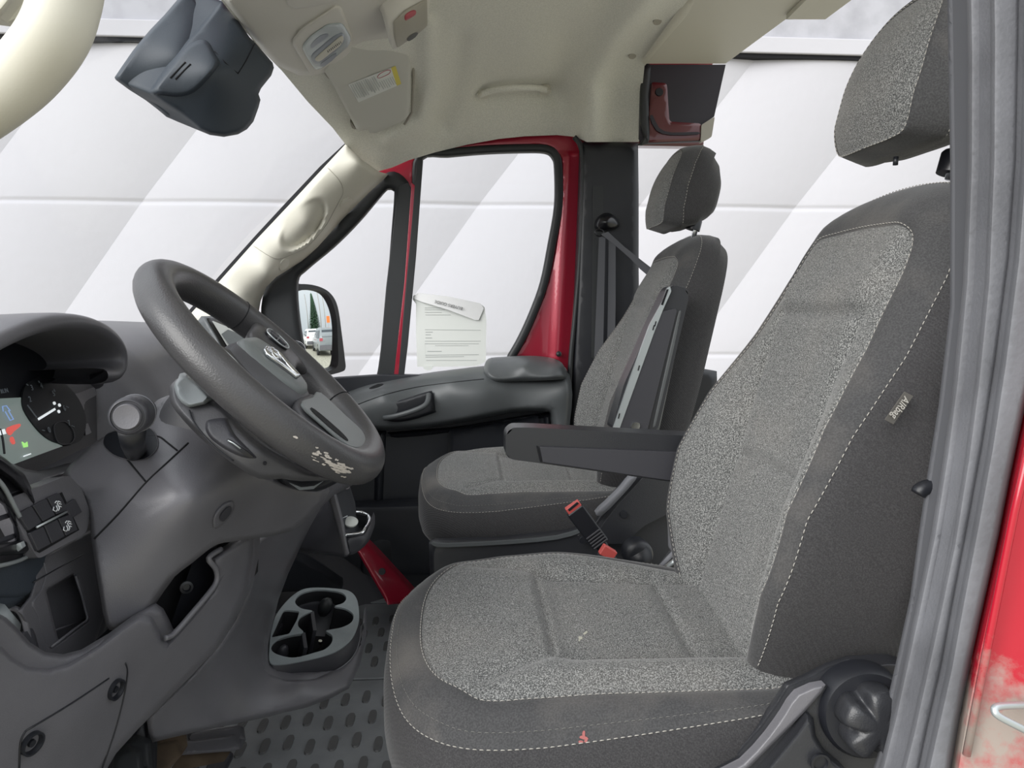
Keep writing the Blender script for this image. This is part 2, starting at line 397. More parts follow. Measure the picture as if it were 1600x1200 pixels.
def dashes(name, path, nrms, mat, parent, dl=0.0052, gap=0.0028, w=0.0007, lift=0.0006, off=0):
    """stitches along a surface path"""
    path = [Vector(p) for p in path]; parts = []; acc = [0]
    for a, b in zip(path, path[1:]): acc.append(acc[-1]+(b-a).length)
    tot = acc[-1]; s = 0; i = 0
    def at(s):
        k = int(np.searchsorted(acc, s))-1; k = min(max(k,0), len(path)-2); t = (s-acc[k])/max(acc[k+1]-acc[k],1e-9)
        return path[k].lerp(path[k+1], t), Vector(nrms[k])
    while s+dl < tot:
        a, na = at(s); b, nb = at(s+dl); d = b-a
        if d.length > 1e-5:
            d.normalize(); nn = (na-d*na.dot(d)).normalized(); sd = d.cross(nn)
            a2 = a+nn*lift; b2 = b+nn*lift; V = []
            for p, q in ((a2-nn*0.0006, w*0.6), (a2.lerp(b2,0.2)+nn*w*0.8, w), (a2.lerp(b2,0.8)+nn*w*0.8, w), (b2-nn*0.0006, w*0.6)):
                V += [p+sd*q, p+nn*q, p-sd*q, p-nn*q]
            F = [(3,2,1,0),(12,13,14,15)]+[(r*4+c, r*4+(c+1)%4, r*4+4+(c+1)%4, r*4+4+c) for r in range(3) for c in range(4)]
            parts.append((V, F))
        s += dl+gap
    return join_meshes(name, parts, mat, parent)
def text(name, body, org, u, w, nrm, size, mat, parent, align='CENTER', ext=0.0003):
    c = bpy.data.curves.new(name, 'FONT'); c.body = body; c.size = size; c.align_x = align; c.align_y = 'CENTER'; c.extrude = ext
    t = bpy.data.objects.new(name+'_tmp', c); COL.objects.link(t); bpy.context.view_layer.update()
    dg = bpy.context.evaluated_depsgraph_get(); me = bpy.data.meshes.new_from_object(t.evaluated_get(dg)); 
    V = [Vector(org)+Vector(u)*v.co.x+Vector(w)*v.co.y+Vector(nrm)*v.co.z for v in me.vertices]; F = [tuple(p.vertices) for p in me.polygons]
    bpy.data.objects.remove(t); bpy.data.meshes.remove(me); bpy.data.curves.remove(c)
    return mesh(name, V, F, mat, parent, smooth=False)

def stick(objs, px, py, lift=0.0006):
    """point on the surface of already built objects along the survey ray"""
    r = ray(px,py).normalized(); best = None
    bpy.context.view_layer.update()
    for o in objs:
        mi = o.matrix_world.inverted(); ok, loc, nrm, idx = o.ray_cast(mi @ CAM, (mi.to_3x3() @ r).normalized())
        if ok:
            w = o.matrix_world @ loc; d = (w-CAM).length
            if best is None or d < best[0]: best = (d, w, (o.matrix_world.to_3x3() @ nrm).normalized())
    if best is None: return None
    n = best[2] if best[2].dot(r) < 0 else -best[2]
    return best[1]+n*lift
def mark(name, objs, polys, mat, parent):
    parts = []
    for L in polys:
        V = [stick(objs, x, y) for x, y in L]
        if all(v is not None for v in V): parts.append((V, [tuple(range(len(V)))]))
    if parts: return join_meshes(name, parts, mat, parent, smooth=False)
# ================================================================ the setting: studio wall, ground, van body
WY = 6.5
def relief_wall():
    z_seam = 1.80; sp = 1.354
    fs = np.linspace(0, 1, 25)[:-1]; zs = [-0.75,0,0.25]+list(np.linspace(0.51,0.59,9))+list(np.arange(0.75, 1.76, 0.25))+list(np.linspace(1.76,1.84,9))+list(np.arange(2.0, 3.06, 0.25))+[3.06]
    V = []; F = []
    for z in zs:
        k = 0.79 if z > z_seam else 0.72
        for x in [(c_+f_)*sp+P(222,325,WY).x+k*(z-z_seam) for c_ in range(-6,6) for f_ in fs]:
            q = (x - P(222,325,WY).x - k*(z-z_seam))/sp; f = q-math.floor(q+1e-6)
            y = 0.15*sp*(f*f-f)  # folds added so the plain wall shades into slanting light streaks
            g = 0.010*math.exp(-((z-z_seam)/0.02)**2)+0.010*math.exp(-((z-0.55)/0.02)**2)
            V.append(Vector((x, WY+y+g+0.0, z)))
    n = 12*24
    for i in range(len(zs)-1):
        for j in range(n-1): a = i*n+j; F.append((a, a+1, a+n+1, a+n))
    return V, F
m, n, l, b = newmat('plaster'); MATS['plaster'] = m; b.inputs['Base Color'].default_value = (0.50,0.495,0.525,1); b.inputs['Roughness'].default_value = 0.9
mp = coord(n, l, 1.0); t = n.new('ShaderNodeTexNoise'); t.inputs['Scale'].default_value = 14; t.inputs['Detail'].default_value = 8; l.new(mp.outputs[0], t.inputs[0])
bp = n.new('ShaderNodeBump'); bp.inputs['Strength'].default_value = 0.25; bp.inputs['Distance'].default_value = 0.01; l.new(t.outputs[0], bp.inputs['Height']); l.new(bp.outputs[0], b.inputs['Normal'])
m, n, l, b = newmat('concrete'); MATS['concrete'] = m; b.inputs['Roughness'].default_value = 0.9
mp = coord(n, l, 1.0); t = n.new('ShaderNodeTexNoise'); t.inputs['Scale'].default_value = 5; t.inputs['Detail'].default_value = 10; l.new(mp.outputs[0], t.inputs[0])
r = n.new('ShaderNodeValToRGB'); r.color_ramp.elements[0].position = 0.3; r.color_ramp.elements[0].color = (0.34,0.34,0.37,1); r.color_ramp.elements[1].position = 0.6; r.color_ramp.elements[1].color = (0.43,0.43,0.465,1)
l.new(t.outputs[0], r.inputs[0]); l.new(r.outputs[0], b.inputs['Base Color'])
V, F = relief_wall()
o = mesh('wall_back', V, F, 'plaster', sharp=6); tag(o, 'white plaster wall beyond the van, its folds shaped to imitate slanting light streaks', kind='structure')
zt = 3.03
o = box('trim_1', (-6.5, WY-0.10, zt+0.02), (6.3, WY+0.1, zt+0.15), 'plaster', bevel=0.01); tag(o, 'pale ledge running along the top of the wall panels', kind='structure')
o = box('trim_2', (-6.5, WY-0.075, zt-0.012), (6.3, WY+0.1, zt+0.02), 'void', bevel=0); tag(o, 'dark gap under the wall ledge', kind='structure')
o = box('wall_upper', (-6.5, WY-0.06, zt+0.15), (6.3, WY+0.1, 5.5), 'concrete', bevel=0); tag(o, 'grey concrete upper wall', kind='structure')
o = box('trim_3', (P(131,50,WY).x-0.01, WY-0.07, zt+0.1), (P(131,50,WY).x+0.01, WY, 5.5), 'ink', bevel=0); tag(o, 'thin dark upright joint in the upper wall', kind='structure')
m, n, l, b = newmat('gravel'); MATS['gravel'] = m; b.inputs['Roughness'].default_value = 0.95
mp = coord(n, l, 1.0); t = n.new('ShaderNodeTexNoise'); t.inputs['Scale'].default_value = 6; t.inputs['Detail'].default_value = 10; l.new(mp.outputs[0], t.inputs[0])
r = n.new('ShaderNodeValToRGB'); r.color_ramp.elements[0].position = 0.35; r.color_ramp.elements[0].color = (0.26,0.25,0.20,1); r.color_ramp.elements[1].position = 0.65; r.color_ramp.elements[1].color = (0.48,0.45,0.36,1)
l.new(t.outputs[0], r.inputs[0]); l.new(r.outputs[0], b.inputs['Base Color'])
o = mesh('floor_outside', [(-40,-30,-0.75),(60,-30,-0.75),(60,40,-0.75),(-40,40,-0.75)], [(0,1,2,3)], 'gravel', smooth=False); tag(o, 'pale gravel ground around the van', kind='structure')

# ---- cab floor and shell
o = box('floor', (-1.00, 0.52, -0.05), (0.98, 2.56, -0.006), 'dash_dark', bevel=0.005); tag(o, 'dark cab floor of the van', kind='structure')
o = box('wall_front', (-1.02, 0.60, -0.05), (-0.97, 2.60, 0.84), 'black', bevel=0.005); tag(o, 'dark bulkhead ahead of the footwells', kind='structure')

# rubber mat with studs
matroot = empty('floor_mat', (-0.1, 1.7, 0.0), 'black studded rubber mat covering the cab floor between console and seats', 'floor mat')
parts = []
Yl = [1.15, 1.876, 2.42]
box('mat_sheet', (-0.62, 0.75, -0.004), (0.5, 1.872, 0.006), 'mat_rubber', matroot, 0.003)
box('mat_sheet', (-0.62, 1.880, -0.004), (0.5, 2.38, 0.006), 'mat_rubber', matroot, 0.003)
box('mat_border', (-0.62, 2.388, -0.004), (0.5, 2.50, 0.007), 'mat_rubber', matroot, 0.003)
for r in range(16):
    for c in range(22):
        x = -0.60+0.048*c+0.024*(r%2); y = 1.02+0.093*r+0.03*((c*7)%3)/3
        if y > 2.30 or abs(y-1.876) < 0.05 or x > 0.3: continue
        ring = []; n = 14; hx, hy = 0.0095, 0.029
        for k in range(n):
            t = 2*math.pi*k/n; ring.append((hx*math.copysign(abs(math.cos(t))**0.7, math.cos(t)), hy*math.copysign(abs(math.sin(t))**0.6, math.sin(t))))
        V = [Vector((x+a, y+b, 0.0055)) for a, b in ring]+[Vector((x+a*0.9, y+b*0.95, 0.0095)) for a, b in ring]
        F = [(k, (k+1)%n, n+(k+1)%n, n+k) for k in range(n)]+[tuple(range(n, 2*n))]
        parts.append((V, F))
o = join_meshes('stud_pattern', parts, 'mat_stud', matroot, sharp=40); o['kind'] = 'stuff'

# ---- headliner
HL = TPS([(345,0,1.53),(415,120,1.95),(480,180,2.25),(540,225,2.45),(600,262,2.56),(680,235,2.6),(780,217,2.6),(870,210,2.6),(915,222,2.58),(1000,220,2.50),
 (950,100,2.34),(1008,100,2.26),(1075,0,1.80),(900,0,1.90),(700,0,1.84),(500,0,1.62),(850,140,2.46),(760,130,2.40),(640,180,2.42),(560,190,2.38),(500,100,1.95),(620,90,2.08),(930,160,2.47),(820,70,2.14),(700,100,2.2),(820,190,2.56)])
def bump_line(pts, amp, w):
    A = np.array(pts[:-1], float); B = np.array(pts[1:], float)
    return lambda x, y: amp*math.exp(-(segdist(np.array([x,y]), A, B)/w)**2)
hl1 = bump_line([(1030,-30),(960,60),(925,130),(925,215)], -0.09, 24)
hl2 = bump_line([(668,40),(672,130),(660,190),(610,215)], -0.045, 15)
hl3 = bump_line([(720,60),(706,150),(690,190)], 0.035, 18)
hl4 = bump_line([(760,147),(862,140)], 0.035, 17)
hl5 = bump_line([(885,60),(880,150)], 0.035, 28)
def hdisp(x, y): return hl1(x,y)+hl2(x,y)+hl3(x,y)+hl4(x,y)+hl5(x,y)
loop = [(345,0),(330,-60),(700,-75),(1130,-90),(1075,0),(1040,45),(1008,95),(1002,150),(1004,200),(998,222),(960,222),(917,222),(900,214),(870,211),(820,213),(780,217),(730,226),(680,238),(640,250),(612,262),(590,268),(566,250),(540,226),(520,200),(480,158),(440,110),(415,85),(380,45)]
o = shell('ceiling', loop, HL, 'headliner', thick=0.02, off=(0,0.01,0.03), step=7, disp=hdisp, sharp=60); tag(o, 'beige fabric roof lining of the cab', kind='structure')
o = box('ceiling_near', (-0.42, 0.62, 1.700), (0.56, 1.50, 1.715), 'headliner', bevel=0.006); tag(o, 'beige roof lining over the driver side', kind='structure')
o = box('ceiling_shelf', (0.54, 0.66, 1.665), (0.84, 1.42, 1.69), 'beige', bevel=0.006); tag(o, 'beige roof shelf over the driver side', kind='structure')
# roof skin above keeps the sky out
V = []; F = []
xs = [0,0.25,0.5,0.75,1.0]; ys = [0.55,0.8,1.3,1.8,2.3,2.62,2.72]
def zr(x, y): return 1.86-0.10*max(0,(-x)/0.5)**2*1.8-0.16*(abs(y-1.62)/1.05)**4
xf = lambda y: -0.52+0.16*(abs(y-1.55)/0.9)**2.5
V = [Vector((xf(y)+(0.86-xf(y))*x,y,zr(xf(y)+(0.86-xf(y))*x,y))) for y in ys for x in xs]; n = len(xs); F = [(i*n+j, i*n+j+1, (i+1)*n+j+1, (i+1)*n+j) for i in range(len(ys)-1) for j in range(n-1)]
V, F = extr(V, F, lambda v: v+Vector((0,0,0.02)))
o = mesh('ceiling_outer', V, F, 'red_paint', sharp=40); tag(o, 'red roof skin over the cab', kind='structure')
o = box('wall_roofside', (-0.30, 2.64, 1.49), (0.86, 2.70, 1.76), 'deep_red', bevel=0.01); tag(o, 'red roof side over the passenger door', kind='structure')
# small dimples in the liner near the rear rib
# rear roof shelf
sh = empty('trim_4', (0.68, 2.0, 1.65), 'pale beige shelf edge across the rear of the roof lining', kind='structure')
z0 = 1.66
A = P(1008,100,2.26); A2 = P(1130,100,2.26)
plane_shell('shelf_underside', [(1008,100),(1134,100),(1228,31),(1290,31),(1440,-80),(1105,-80),(1096,-20)], (0,0,A.z), (0,0,-1), 'beige', sh, 0.02, 1, 0.003)
plane_shell('shelf_lip', [(1228,31),(1241,31),(1278,2),(1360,-60),(1340,-60),(1290,-30)], (0,0,A.z-0.012), (0,0,-1), 'beige', sh, 0.012, 1, 0.002)
shell('shelf_front_lip', [(1003,94),(1009,101),(1052,49),(1096,0),(1115,-20),(1098,-20),(1070,2)], [(1005,100,2.25),(1009,101,2.25),(1090,0,1.80),(1072,0,1.80)], 'beige', sh, 0.01, step=12, roll=0.01, rollw=8)
# body side behind: dark red metal with opening
bs = empty('wall_side', (0.72, 2.35, 1.45), 'dark red bare metal of the body side behind the passenger seat', kind='structure')
shell('metal_panel', [(1003,101),(1134,101),(1116,182),(1096,195),(1095,220),(1005,224),(1000,215)], 2.36, 'dark_metal', bs, 0.02, step=30)
shell('metal_rib', rnd([(1018,128),(1042,130),(1046,190),(1096,193),(1096,219),(1008,223),(1012,190)],5), 2.352, 'deep_red', bs, 0.008, step=12, roll=0.004, rollw=5)
shell('metal_swage', spl([(1020,180),(1030,200),(1050,207),(1090,206),(1090,210),(1048,211),(1026,204),(1016,184)],2), 2.346, 'dark_metal', bs, 0.005, step=6)
disc('plug', P(1030,144,2.35), (0,-1,0), 0.012, 'black', bs, 0.004)
shell('beige_corner', rnd([(1117,182),(1112,214),(1095,223),(1096,195)],3), 2.35, 'beige_dark', bs, 0.02, step=20)
shell('seal_strip', spl([(1006,101),(1001,140),(1001,190),(1007,215),(996,226),(1012,224),(1015,205),(1013,150),(1017,103)],2), 2.345, 'rubber_dark', bs, 0.01, step=6, roll=0.006, rollw=5)

# ---- passenger A pillar (windshield side)
AP = TPS([(540,225,2.44),(430,345,2.50),(345,440,2.53),(290,510,2.55),(565,250,2.40),(480,350,2.42),(420,430,2.46),(370,510,2.50),(605,268,2.55),(530,345,2.55),(455,425,2.57),(415,470,2.6),(395,520,2.6)])
ap = empty('trim_5', P(420,420,2.5), 'pale beige pillar trim beside the windshield on the passenger side', kind='structure')
def apd(x, y):
    c = np.array([474,350.]); d = np.array([x,y])-c; a = math.radians(-50); u = d[0]*math.cos(a)+d[1]*math.sin(a); v = -d[0]*math.sin(a)+d[1]*math.cos(a)
    r = math.sqrt((u/52)**2+(v/26)**2); q = 0.0
    if r < 1: w_ = min(1,(1-r)/0.22); q = 0.040*w_*w_*(3-2*w_)*min(1,max(0.1,0.55+0.6*v/26))
    return q
loop = [(540,225),(566,250),(592,268),(606,272),(575,300),(545,330),(520,357),(495,385),(470,408),(450,420),(430,432),(414,448),(405,470),(400,500),(398,545),(330,545),(270,540),(278,510),(300,488),(345,437),(400,375),(450,322),(500,268)]
shell('pillar_trim', loop, AP, 'beige', ap, 0.02, step=3.6, roll=0.03, rollw=10, disp=apd, sharp=60)
shell('frit_band', [(541,222),(546,226),(500,276),(450,330),(400,384),(345,448),(300,497),(284,512),(270,512),(296,484),(340,434),(400,367),(450,313),(500,260)], [(541,222,2.47),(430,345,2.53),(345,440,2.56),(290,505,2.58)], 'void', ap, 0.008, step=12)
tube('seam', [P(x,y,AP(x,y)-0.001) for x,y in spl([(512,262),(530,282),(536,300),(528,318),(519,335),(508,354),(484,382),(455,398),(430,404),(396,384)],5,False)], 0.0009, 'beige_dark', ap, 5)
for cx, cy in ((541,317),(444,413)):
    disc('screw_cap', P(cx,cy,AP(cx,cy)-0.001), snrm(AP,cx,cy), 0.022, 'beige', ap, 0.002)

# ---- windshield
ws = []
top = [(-0.50,0.62,1.42),P(310,-60,1.35),P(350,-4,1.58),P(420,84,1.97),P(486,158,2.27),P(552,224,2.53)]
bot = [(-0.98,0.50,0.86),(-1.18,0.95,0.87),(-1.28,1.4,0.88),(-1.28,1.9,0.88),(-1.22,2.3,0.88),P(262,530,2.68)]
T = spl(top,6,False); B_ = spl(bot,6,False); rings = []
for k in range(9):
    t = k/8; rings.append([Vector(a)*(1-t)+Vector(b)*t+Vector((-0.03,0,0.03))*math.sin(math.pi*t) for a, b in zip(T, B_)])
V = [p for r in rings for p in r]; n = len(T); F = [(i*n+j, i*n+j+1, (i+1)*n+j+1, (i+1)*n+j) for i in range(8) for j in range(n-1)]
V, F = extr(V, F, lambda v: v+Vector((-0.004,0,0.004)))
o = mesh('window_1', V, F, 'glass', sharp=40); tag(o, 'large raked windshield glass of the van', kind='structure')

# ---- driver side front pillar with grab handle (upper left corner)
gp = empty('trim_6', P(60,80,0.62), 'beige pillar grab handle bar at the near side of the windshield', kind='structure')
hp = spl([(112,-60,0.60),(103,0,0.60),(84,55,0.60),(45,107,0.61),(0,147,0.62),(-60,190,0.64)],6,False)
tube('grab_bar', [P(p[0],p[1],p[2]) for p in hp], [0.0235]*len(hp), 'beige', gp, 20, flat=1.0)
shell('pillar_cover', [(-60,20),(0,28),(22,0),(40,-40),(-60,-60)], 0.66, 'beige', gp, 0.02, step=10, roll=0.01, rollw=10)
# ================================================================ passenger door, pillar, mirror
dr = empty('door_1', (0.1, 2.6, 0.1), 'red passenger door with black trim panel and two windows', kind='structure')
YD = 2.62
main = spl([(660,247),(700,243),(760,238),(820,236),(852,237),(864,245),(868,262),(868,320),(858,380),(846,440),(830,485),(812,525),(795,555),(780,578),(700,590),(630,592),(636,520),(646,400),(654,300)],4)
quar = spl([(614,296),(617,304),(612,370),(604,470),(594,560),(588,590),(578,600),(520,604),(500,600),(478,560),(466,500),(463,440),(478,420),(520,385),(560,345),(598,300),(607,294)],4)
def grow(L, d):
    L = np.array(L); t = np.roll(L,-1,0)-np.roll(L,1,0); nn = np.stack([t[:,1],-t[:,0]],1); nn /= np.linalg.norm(nn,axis=1)[:,None]+1e-9
    a = 0.5*np.sum(L[:,0]*np.roll(L[:,1],-1)-np.roll(L[:,0],-1)*L[:,1])
    return L+nn*d*(1 if a > 0 else -1)
outer = [(560,262),(600,262),(640,244),(700,226),(760,217),(820,208),(872,205),(896,212),(908,230),(911,260),(910,330),(904,400),(898,480),(892,560),(892,640),(880,650),(600,650),(430,650),(430,560),(440,420),(500,350)]
Yfr = [(560,262,2.63),(900,212,2.63),(890,650,2.63),(430,650,2.63)]
def red_disp(x, y): return -0.014*math.exp(-((x-(889-0.05*(y-230)))/12)**2)*(1 if y > 240 else 0)
shell('door_frame', [spl(outer,2), list(grow(main,8)), list(grow(quar,9))], Yfr, 'red_paint', dr, 0.05, step=5, roll=0.008, rollw=4, disp=red_disp, sharp=60)
shell('window_seal', [list(grow(main,11)), list(grow(main,-1))], 2.612, 'rubber_dark', dr, 0.03, step=6, roll=0.006, rollw=5, sharp=60)
qo = [(616,268),(636,282),(638,300),(632,400),(624,500),(616,600),(600,628),(545,632),(470,632),(430,600),(412,540),(408,480),(420,440),(450,415),(500,372),(550,318),(590,278)]
shell('corner_window_frame', [spl(qo,3), list(grow(quar,-1))], 2.598, 'rubber_dark', dr, 0.03, step=8, roll=0.012, rollw=10, sharp=60)
plane_shell('divider_bar', [(623,290),(638,285),(645,300),(634,440),(618,600),(590,600),(603,450),(616,340)], (0,2.588,0), (0,-1,0), 'rubber_dark', dr, 0.012, 1, 0.003)
plane_shell('divider_red', [(643,285),(649,290),(641,420),(624,600),(614,600),(632,440)], (0,2.584,0), (0,-1,0), 'red_paint', dr, 0.012, 1, 0.002)
plane_shell('divider_seal', [(651,250),(661,250),(650,400),(637,540),(631,590),(622,590),(632,470),(645,330)], (0,2.580,0), (0,-1,0), 'rubber_dark', dr, 0.012, 1, 0.002)
plane_shell('window_pane', [list(grow(main,6))], (0,2.635,0), (0,-1,0), 'glass', dr, 0.004, 1, 0)
plane_shell('window_pane', [list(grow(quar,5))], (0,2.630,0), (0,-1,0), 'glass', dr, 0.004, 1, 0)
# trim panel
plane_shell('lower_panel', [(380,600),(600,585),(885,590),(900,700),(900,1000),(380,1000)], (0,2.56,0), (0,-1,0), 'door_dark', dr, 0.04, 1, 0.004)
# upper arm: top ledge + body
LB = TPS([(500,640,2.50),(545,612,2.52),(600,596,2.52),(680,582,2.52),(760,575,2.52),(885,575,2.52),(545,640,2.46),(600,612,2.455),(700,596,2.455),(760,590,2.455),(885,600,2.45),(560,668,2.45),(620,668,2.45),(700,656,2.45),(800,642,2.45),(890,640,2.45)])
loop = [(500,640),(520,625),(545,612),(575,602),(600,597),(640,589),(680,583),(720,578),(755,574),(800,572),(850,571),(883,574),(893,600),(893,640),(880,722),(867,722),(866,690),(862,650),(850,643),(800,645),(750,655),(700,664),(665,669),(630,672),(605,673),(580,672),(545,665),(520,655)]
shell('armrest_panel', spl(loop,2), LB, 'door_mid', dr, 0.06, step=6, roll=0.035, rollw=9, sharp=60)
# pad at rear
shell('arm_pad', spl([(757,575),(764,562),(785,559),(830,557),(862,560),(878,567),(885,584),(882,592),(860,594),(810,596),(778,597),(764,592),(757,583)],3), TPS([(757,575,2.47),(790,559,2.52),(862,560,2.52),(885,590,2.43),(770,594,2.43),(820,596,2.43),(820,572,2.44),(870,575,2.44)]), 'door_mid', dr, 0.05, step=4, roll=0.03, rollw=8, sharp=60)
tube('seam_line', [P(x,y,LB(x,y)-0.001) for x,y in spl([(553,634),(600,617),(650,605),(700,598),(756,592)],6,False)], 0.0012, 'black', dr, 5)
# handle recess and pull handle
shell('handle_recess', spl([(589,640),(592,632),(630,624),(668,612),(676,614),(680,640),(678,645),(640,657),(610,660),(600,657)],3), 2.438, 'black', dr, 0.006, step=5, roll=0.008, rollw=5)
tube('pull_handle', [P(x,y,Y) for x,y,Y in spl([(598,654,2.43),(615,652,2.41),(640,645,2.40),(658,638,2.40),(663,628,2.41),(665,618,2.43)],4,False)], [0.008,0.0085]*10+[0.009], 'door_dark', dr, 10) if False else tube('pull_handle', [P(x,y,Y) for x,y,Y in spl([(600,653,2.43),(615,651,2.41),(640,644,2.40),(660,636,2.40),(668,628,2.41),(670,616,2.43)],4,False)], 0.0085, 'door_mid', dr, 10)
shell('latch_eye', spl([(577,606),(590,600),(600,600),(592,605),(580,608)],2), 2.465, 'black', dr, 0.004, step=3)
# recess panel in lower part
shell('pocket_face', rnd([(700,672),(760,660),(842,648),(842,780),(700,780)],8), 2.548, 'door_dark', dr, 0.01, step=14, roll=-0.01, rollw=8)
shell('pocket_ridge', spl([(605,676),(700,668),(760,660),(800,652),(846,646),(862,650),(862,720),(852,722),(850,660),(842,654),(800,660),(700,676),(620,684)],2), 2.535, 'door_dark', dr, 0.02, step=8, roll=0.02, rollw=6)
shell('vertical_rib', [(588,672),(604,672),(600,740),(598,790),(584,790),(586,730)], 2.54, 'door_dark', dr, 0.03, step=8, roll=0.02, rollw=8)
shell('door_pocket', spl([(500,792),(580,787),(650,785),(760,783),(900,780),(905,900),(500,905)],1), TPS([(500,792,2.49),(900,780,2.49),(500,905,2.49),(900,905,2.49),(700,850,2.46)]), 'door_dark', dr, 0.05, step=14, roll=0.03, rollw=8)
shell('door_pocket_lower', [(560,838),(900,834),(905,960),(560,960)], 2.47, 'black', dr, 0.05, step=20, roll=0.03, rollw=8)
disc('bump_stop', P(873,553,2.60), (-0.1,-1,0), 0.0095, 'rubber_dark', dr, prof=[(0.0095,-0.004),(0.0095,0.004),(0.006,0.009),(0.0,0.010)])
# sill in body colour
sill = empty('trim_7', P(590,880,2.2), 'red painted door sill in the passenger footwell', kind='structure')
shell('sill', [(556,858),(572,843),(600,872),(642,918),(660,940),(606,945),(580,900)], [(565,850,2.30),(640,935,2.20),(600,925,2.18)], 'red_paint', sill, 0.03, step=8, roll=0.01, rollw=6)
disc('plug', P(597,893,2.20), (0,-1,0.3), 0.010, 'rubber_dark', sill, 0.004)

# ---- passenger B pillar
bp_ = empty('trim_8', (0.5,2.5,0.1), 'black pillar trim behind the passenger door', kind='structure')
BP = TPS([(905,225,2.52),(1000,222,2.50),(900,560,2.52),(1000,560,2.50),(880,900,2.54),(1100,900,2.5)])
shell('pillar_cover', spl([(908,224),(914,221),(960,222),(997,223),(998,300),(998,420),(1000,560),(1120,580),(1130,900),(880,900),(884,700),(892,600),(900,450),(906,300)],1), BP, 'black', bp_, 0.04, step=12, roll=0.02, rollw=9)
tube('door_seal', [P(x,y,2.53) for x,y in spl([(897,214),(907,228),(911,260),(910,330),(905,420),(898,500),(892,560),(888,640),(884,740)],5,False)], 0.0085, 'rubber_dark', bp_, 10)
shell('pillar_slot', rnd([(926,290),(943,290),(941,560),(924,560)],4), lambda x,y: BP(x,y)-0.003, 'rubber_dark', bp_, 0.004, step=20)
sb = empty('seat_belt', P(950,350,2.47), 'black seat belt hanging from its anchor on the passenger pillar', 'seat belt')
shell('anchor_cover', spl([(930,352),(934,340),(944,333),(955,334),(964,342),(968,352),(960,358),(945,360),(934,360)],3), TPS([(930,352,2.48),(968,352,2.48),(948,333,2.48),(948,346,2.445),(948,360,2.47)]), 'gloss_black', sb, 0.02, step=3, roll=0.015, rollw=5)
tube('anchor_ring', [P(x,y,2.455) for x,y in spl([(930,362),(934,358),(941,360),(943,365),(938,369),(932,367)],4)], 0.0028, 'gloss_black', sb, 8, closed=True)
shell('belt_webbing', [(939,366),(950,362),(975,385),(999,404),(1035,432),(1030,446),(1000,420),(985,404),(960,382)], [(939,366,2.45),(999,410,2.34),(1035,436,2.28),(960,372,2.41)], 'webbing', sb, 0.002, step=8)
shell('belt_webbing', [(936,368),(946,372),(944,470),(942,575),(928,575),(932,470)], [(940,368,2.455),(936,575,2.47),(944,470,2.462)], 'webbing', sb, 0.002, step=12)
shell('belt_webbing', [(951,374),(962,382),(962,470),(960,575),(948,575),(950,470)], [(955,374,2.465),(955,575,2.478),(962,470,2.47)], 'webbing', sb, 0.002, step=12)

# ---- door mirror
mm = empty('side_mirror', P(500,520,2.86), 'black door mirror outside the passenger window reflecting parked cars', 'mirror')
MN = Vector((1.14,-0.745,0.03)).normalized(); MC = P(498,518,2.86)
mu = Vector((0,0,1)).cross(MN).normalized(); mw = MN.cross(mu)
gl = [(462,462),(464,455),(485,452),(505,458),(516,475),(522,500),(524,540),(524,570),(515,577),(500,580),(470,560),(462,520)]
hs = [(456,460),(461,446),(480,444),(502,449),(518,460),(528,480),(534,520),(539,560),(540,575),(534,581),(510,587),(495,587),(465,570),(456,520)]
def on(px, py, c, nn): r = ray(px,py); t = (c-CAM).dot(nn)/r.dot(nn); x = CAM+r*t-c; return (x.dot(mu), x.dot(mw))
G = [on(x,y,MC,MN) for x,y in spl(gl,4)]; H = [on(x,y,MC+MN*0.012,MN) for x,y in spl(hs,4)]
plate('bezel', [H, [(a*1.005,b*1.005) for a,b in G]], MC+MN*0.012, mu, mw, MN, 'rubber_dark', mm, 0.03, 0.004)
# housing bowl behind
rings = []
Hc = np.mean(np.array(H),0)
for s, d in ((1.0,-0.015),(1.03,-0.04),(0.98,-0.08),(0.8,-0.115),(0.45,-0.135),(0.1,-0.14)):
    rings.append([MC+mu*float(Hc[0]+(a-Hc[0])*s)+mw*float(Hc[1]+(b_-Hc[1])*s)+MN*d for a, b_ in H])
loft('housing', rings, 'housing', mm)
tube('mirror_arm', [MC-MN*0.08-mw*0.08-mu*0.02, P(455,575,2.72), P(450,580,2.64)], 0.025, 'housing', mm, 12)
# convex glass
v2, F, A, B = cdt([np.array(G)], 0.012)
R = 1.5; Gc = np.mean(np.array(G),0); V = []
for p in v2:
    d2 = (p[0]-Gc[0])**2+(p[1]-Gc[1])**2; V.append(MC+mu*float(p[0])+mw*float(p[1])+MN*(0.002-d2/(2*R)))
V, F = extr(V, F, lambda v: v-MN*0.004)
mesh('mirror_glass', V, F, 'mirror', mm, sharp=30)

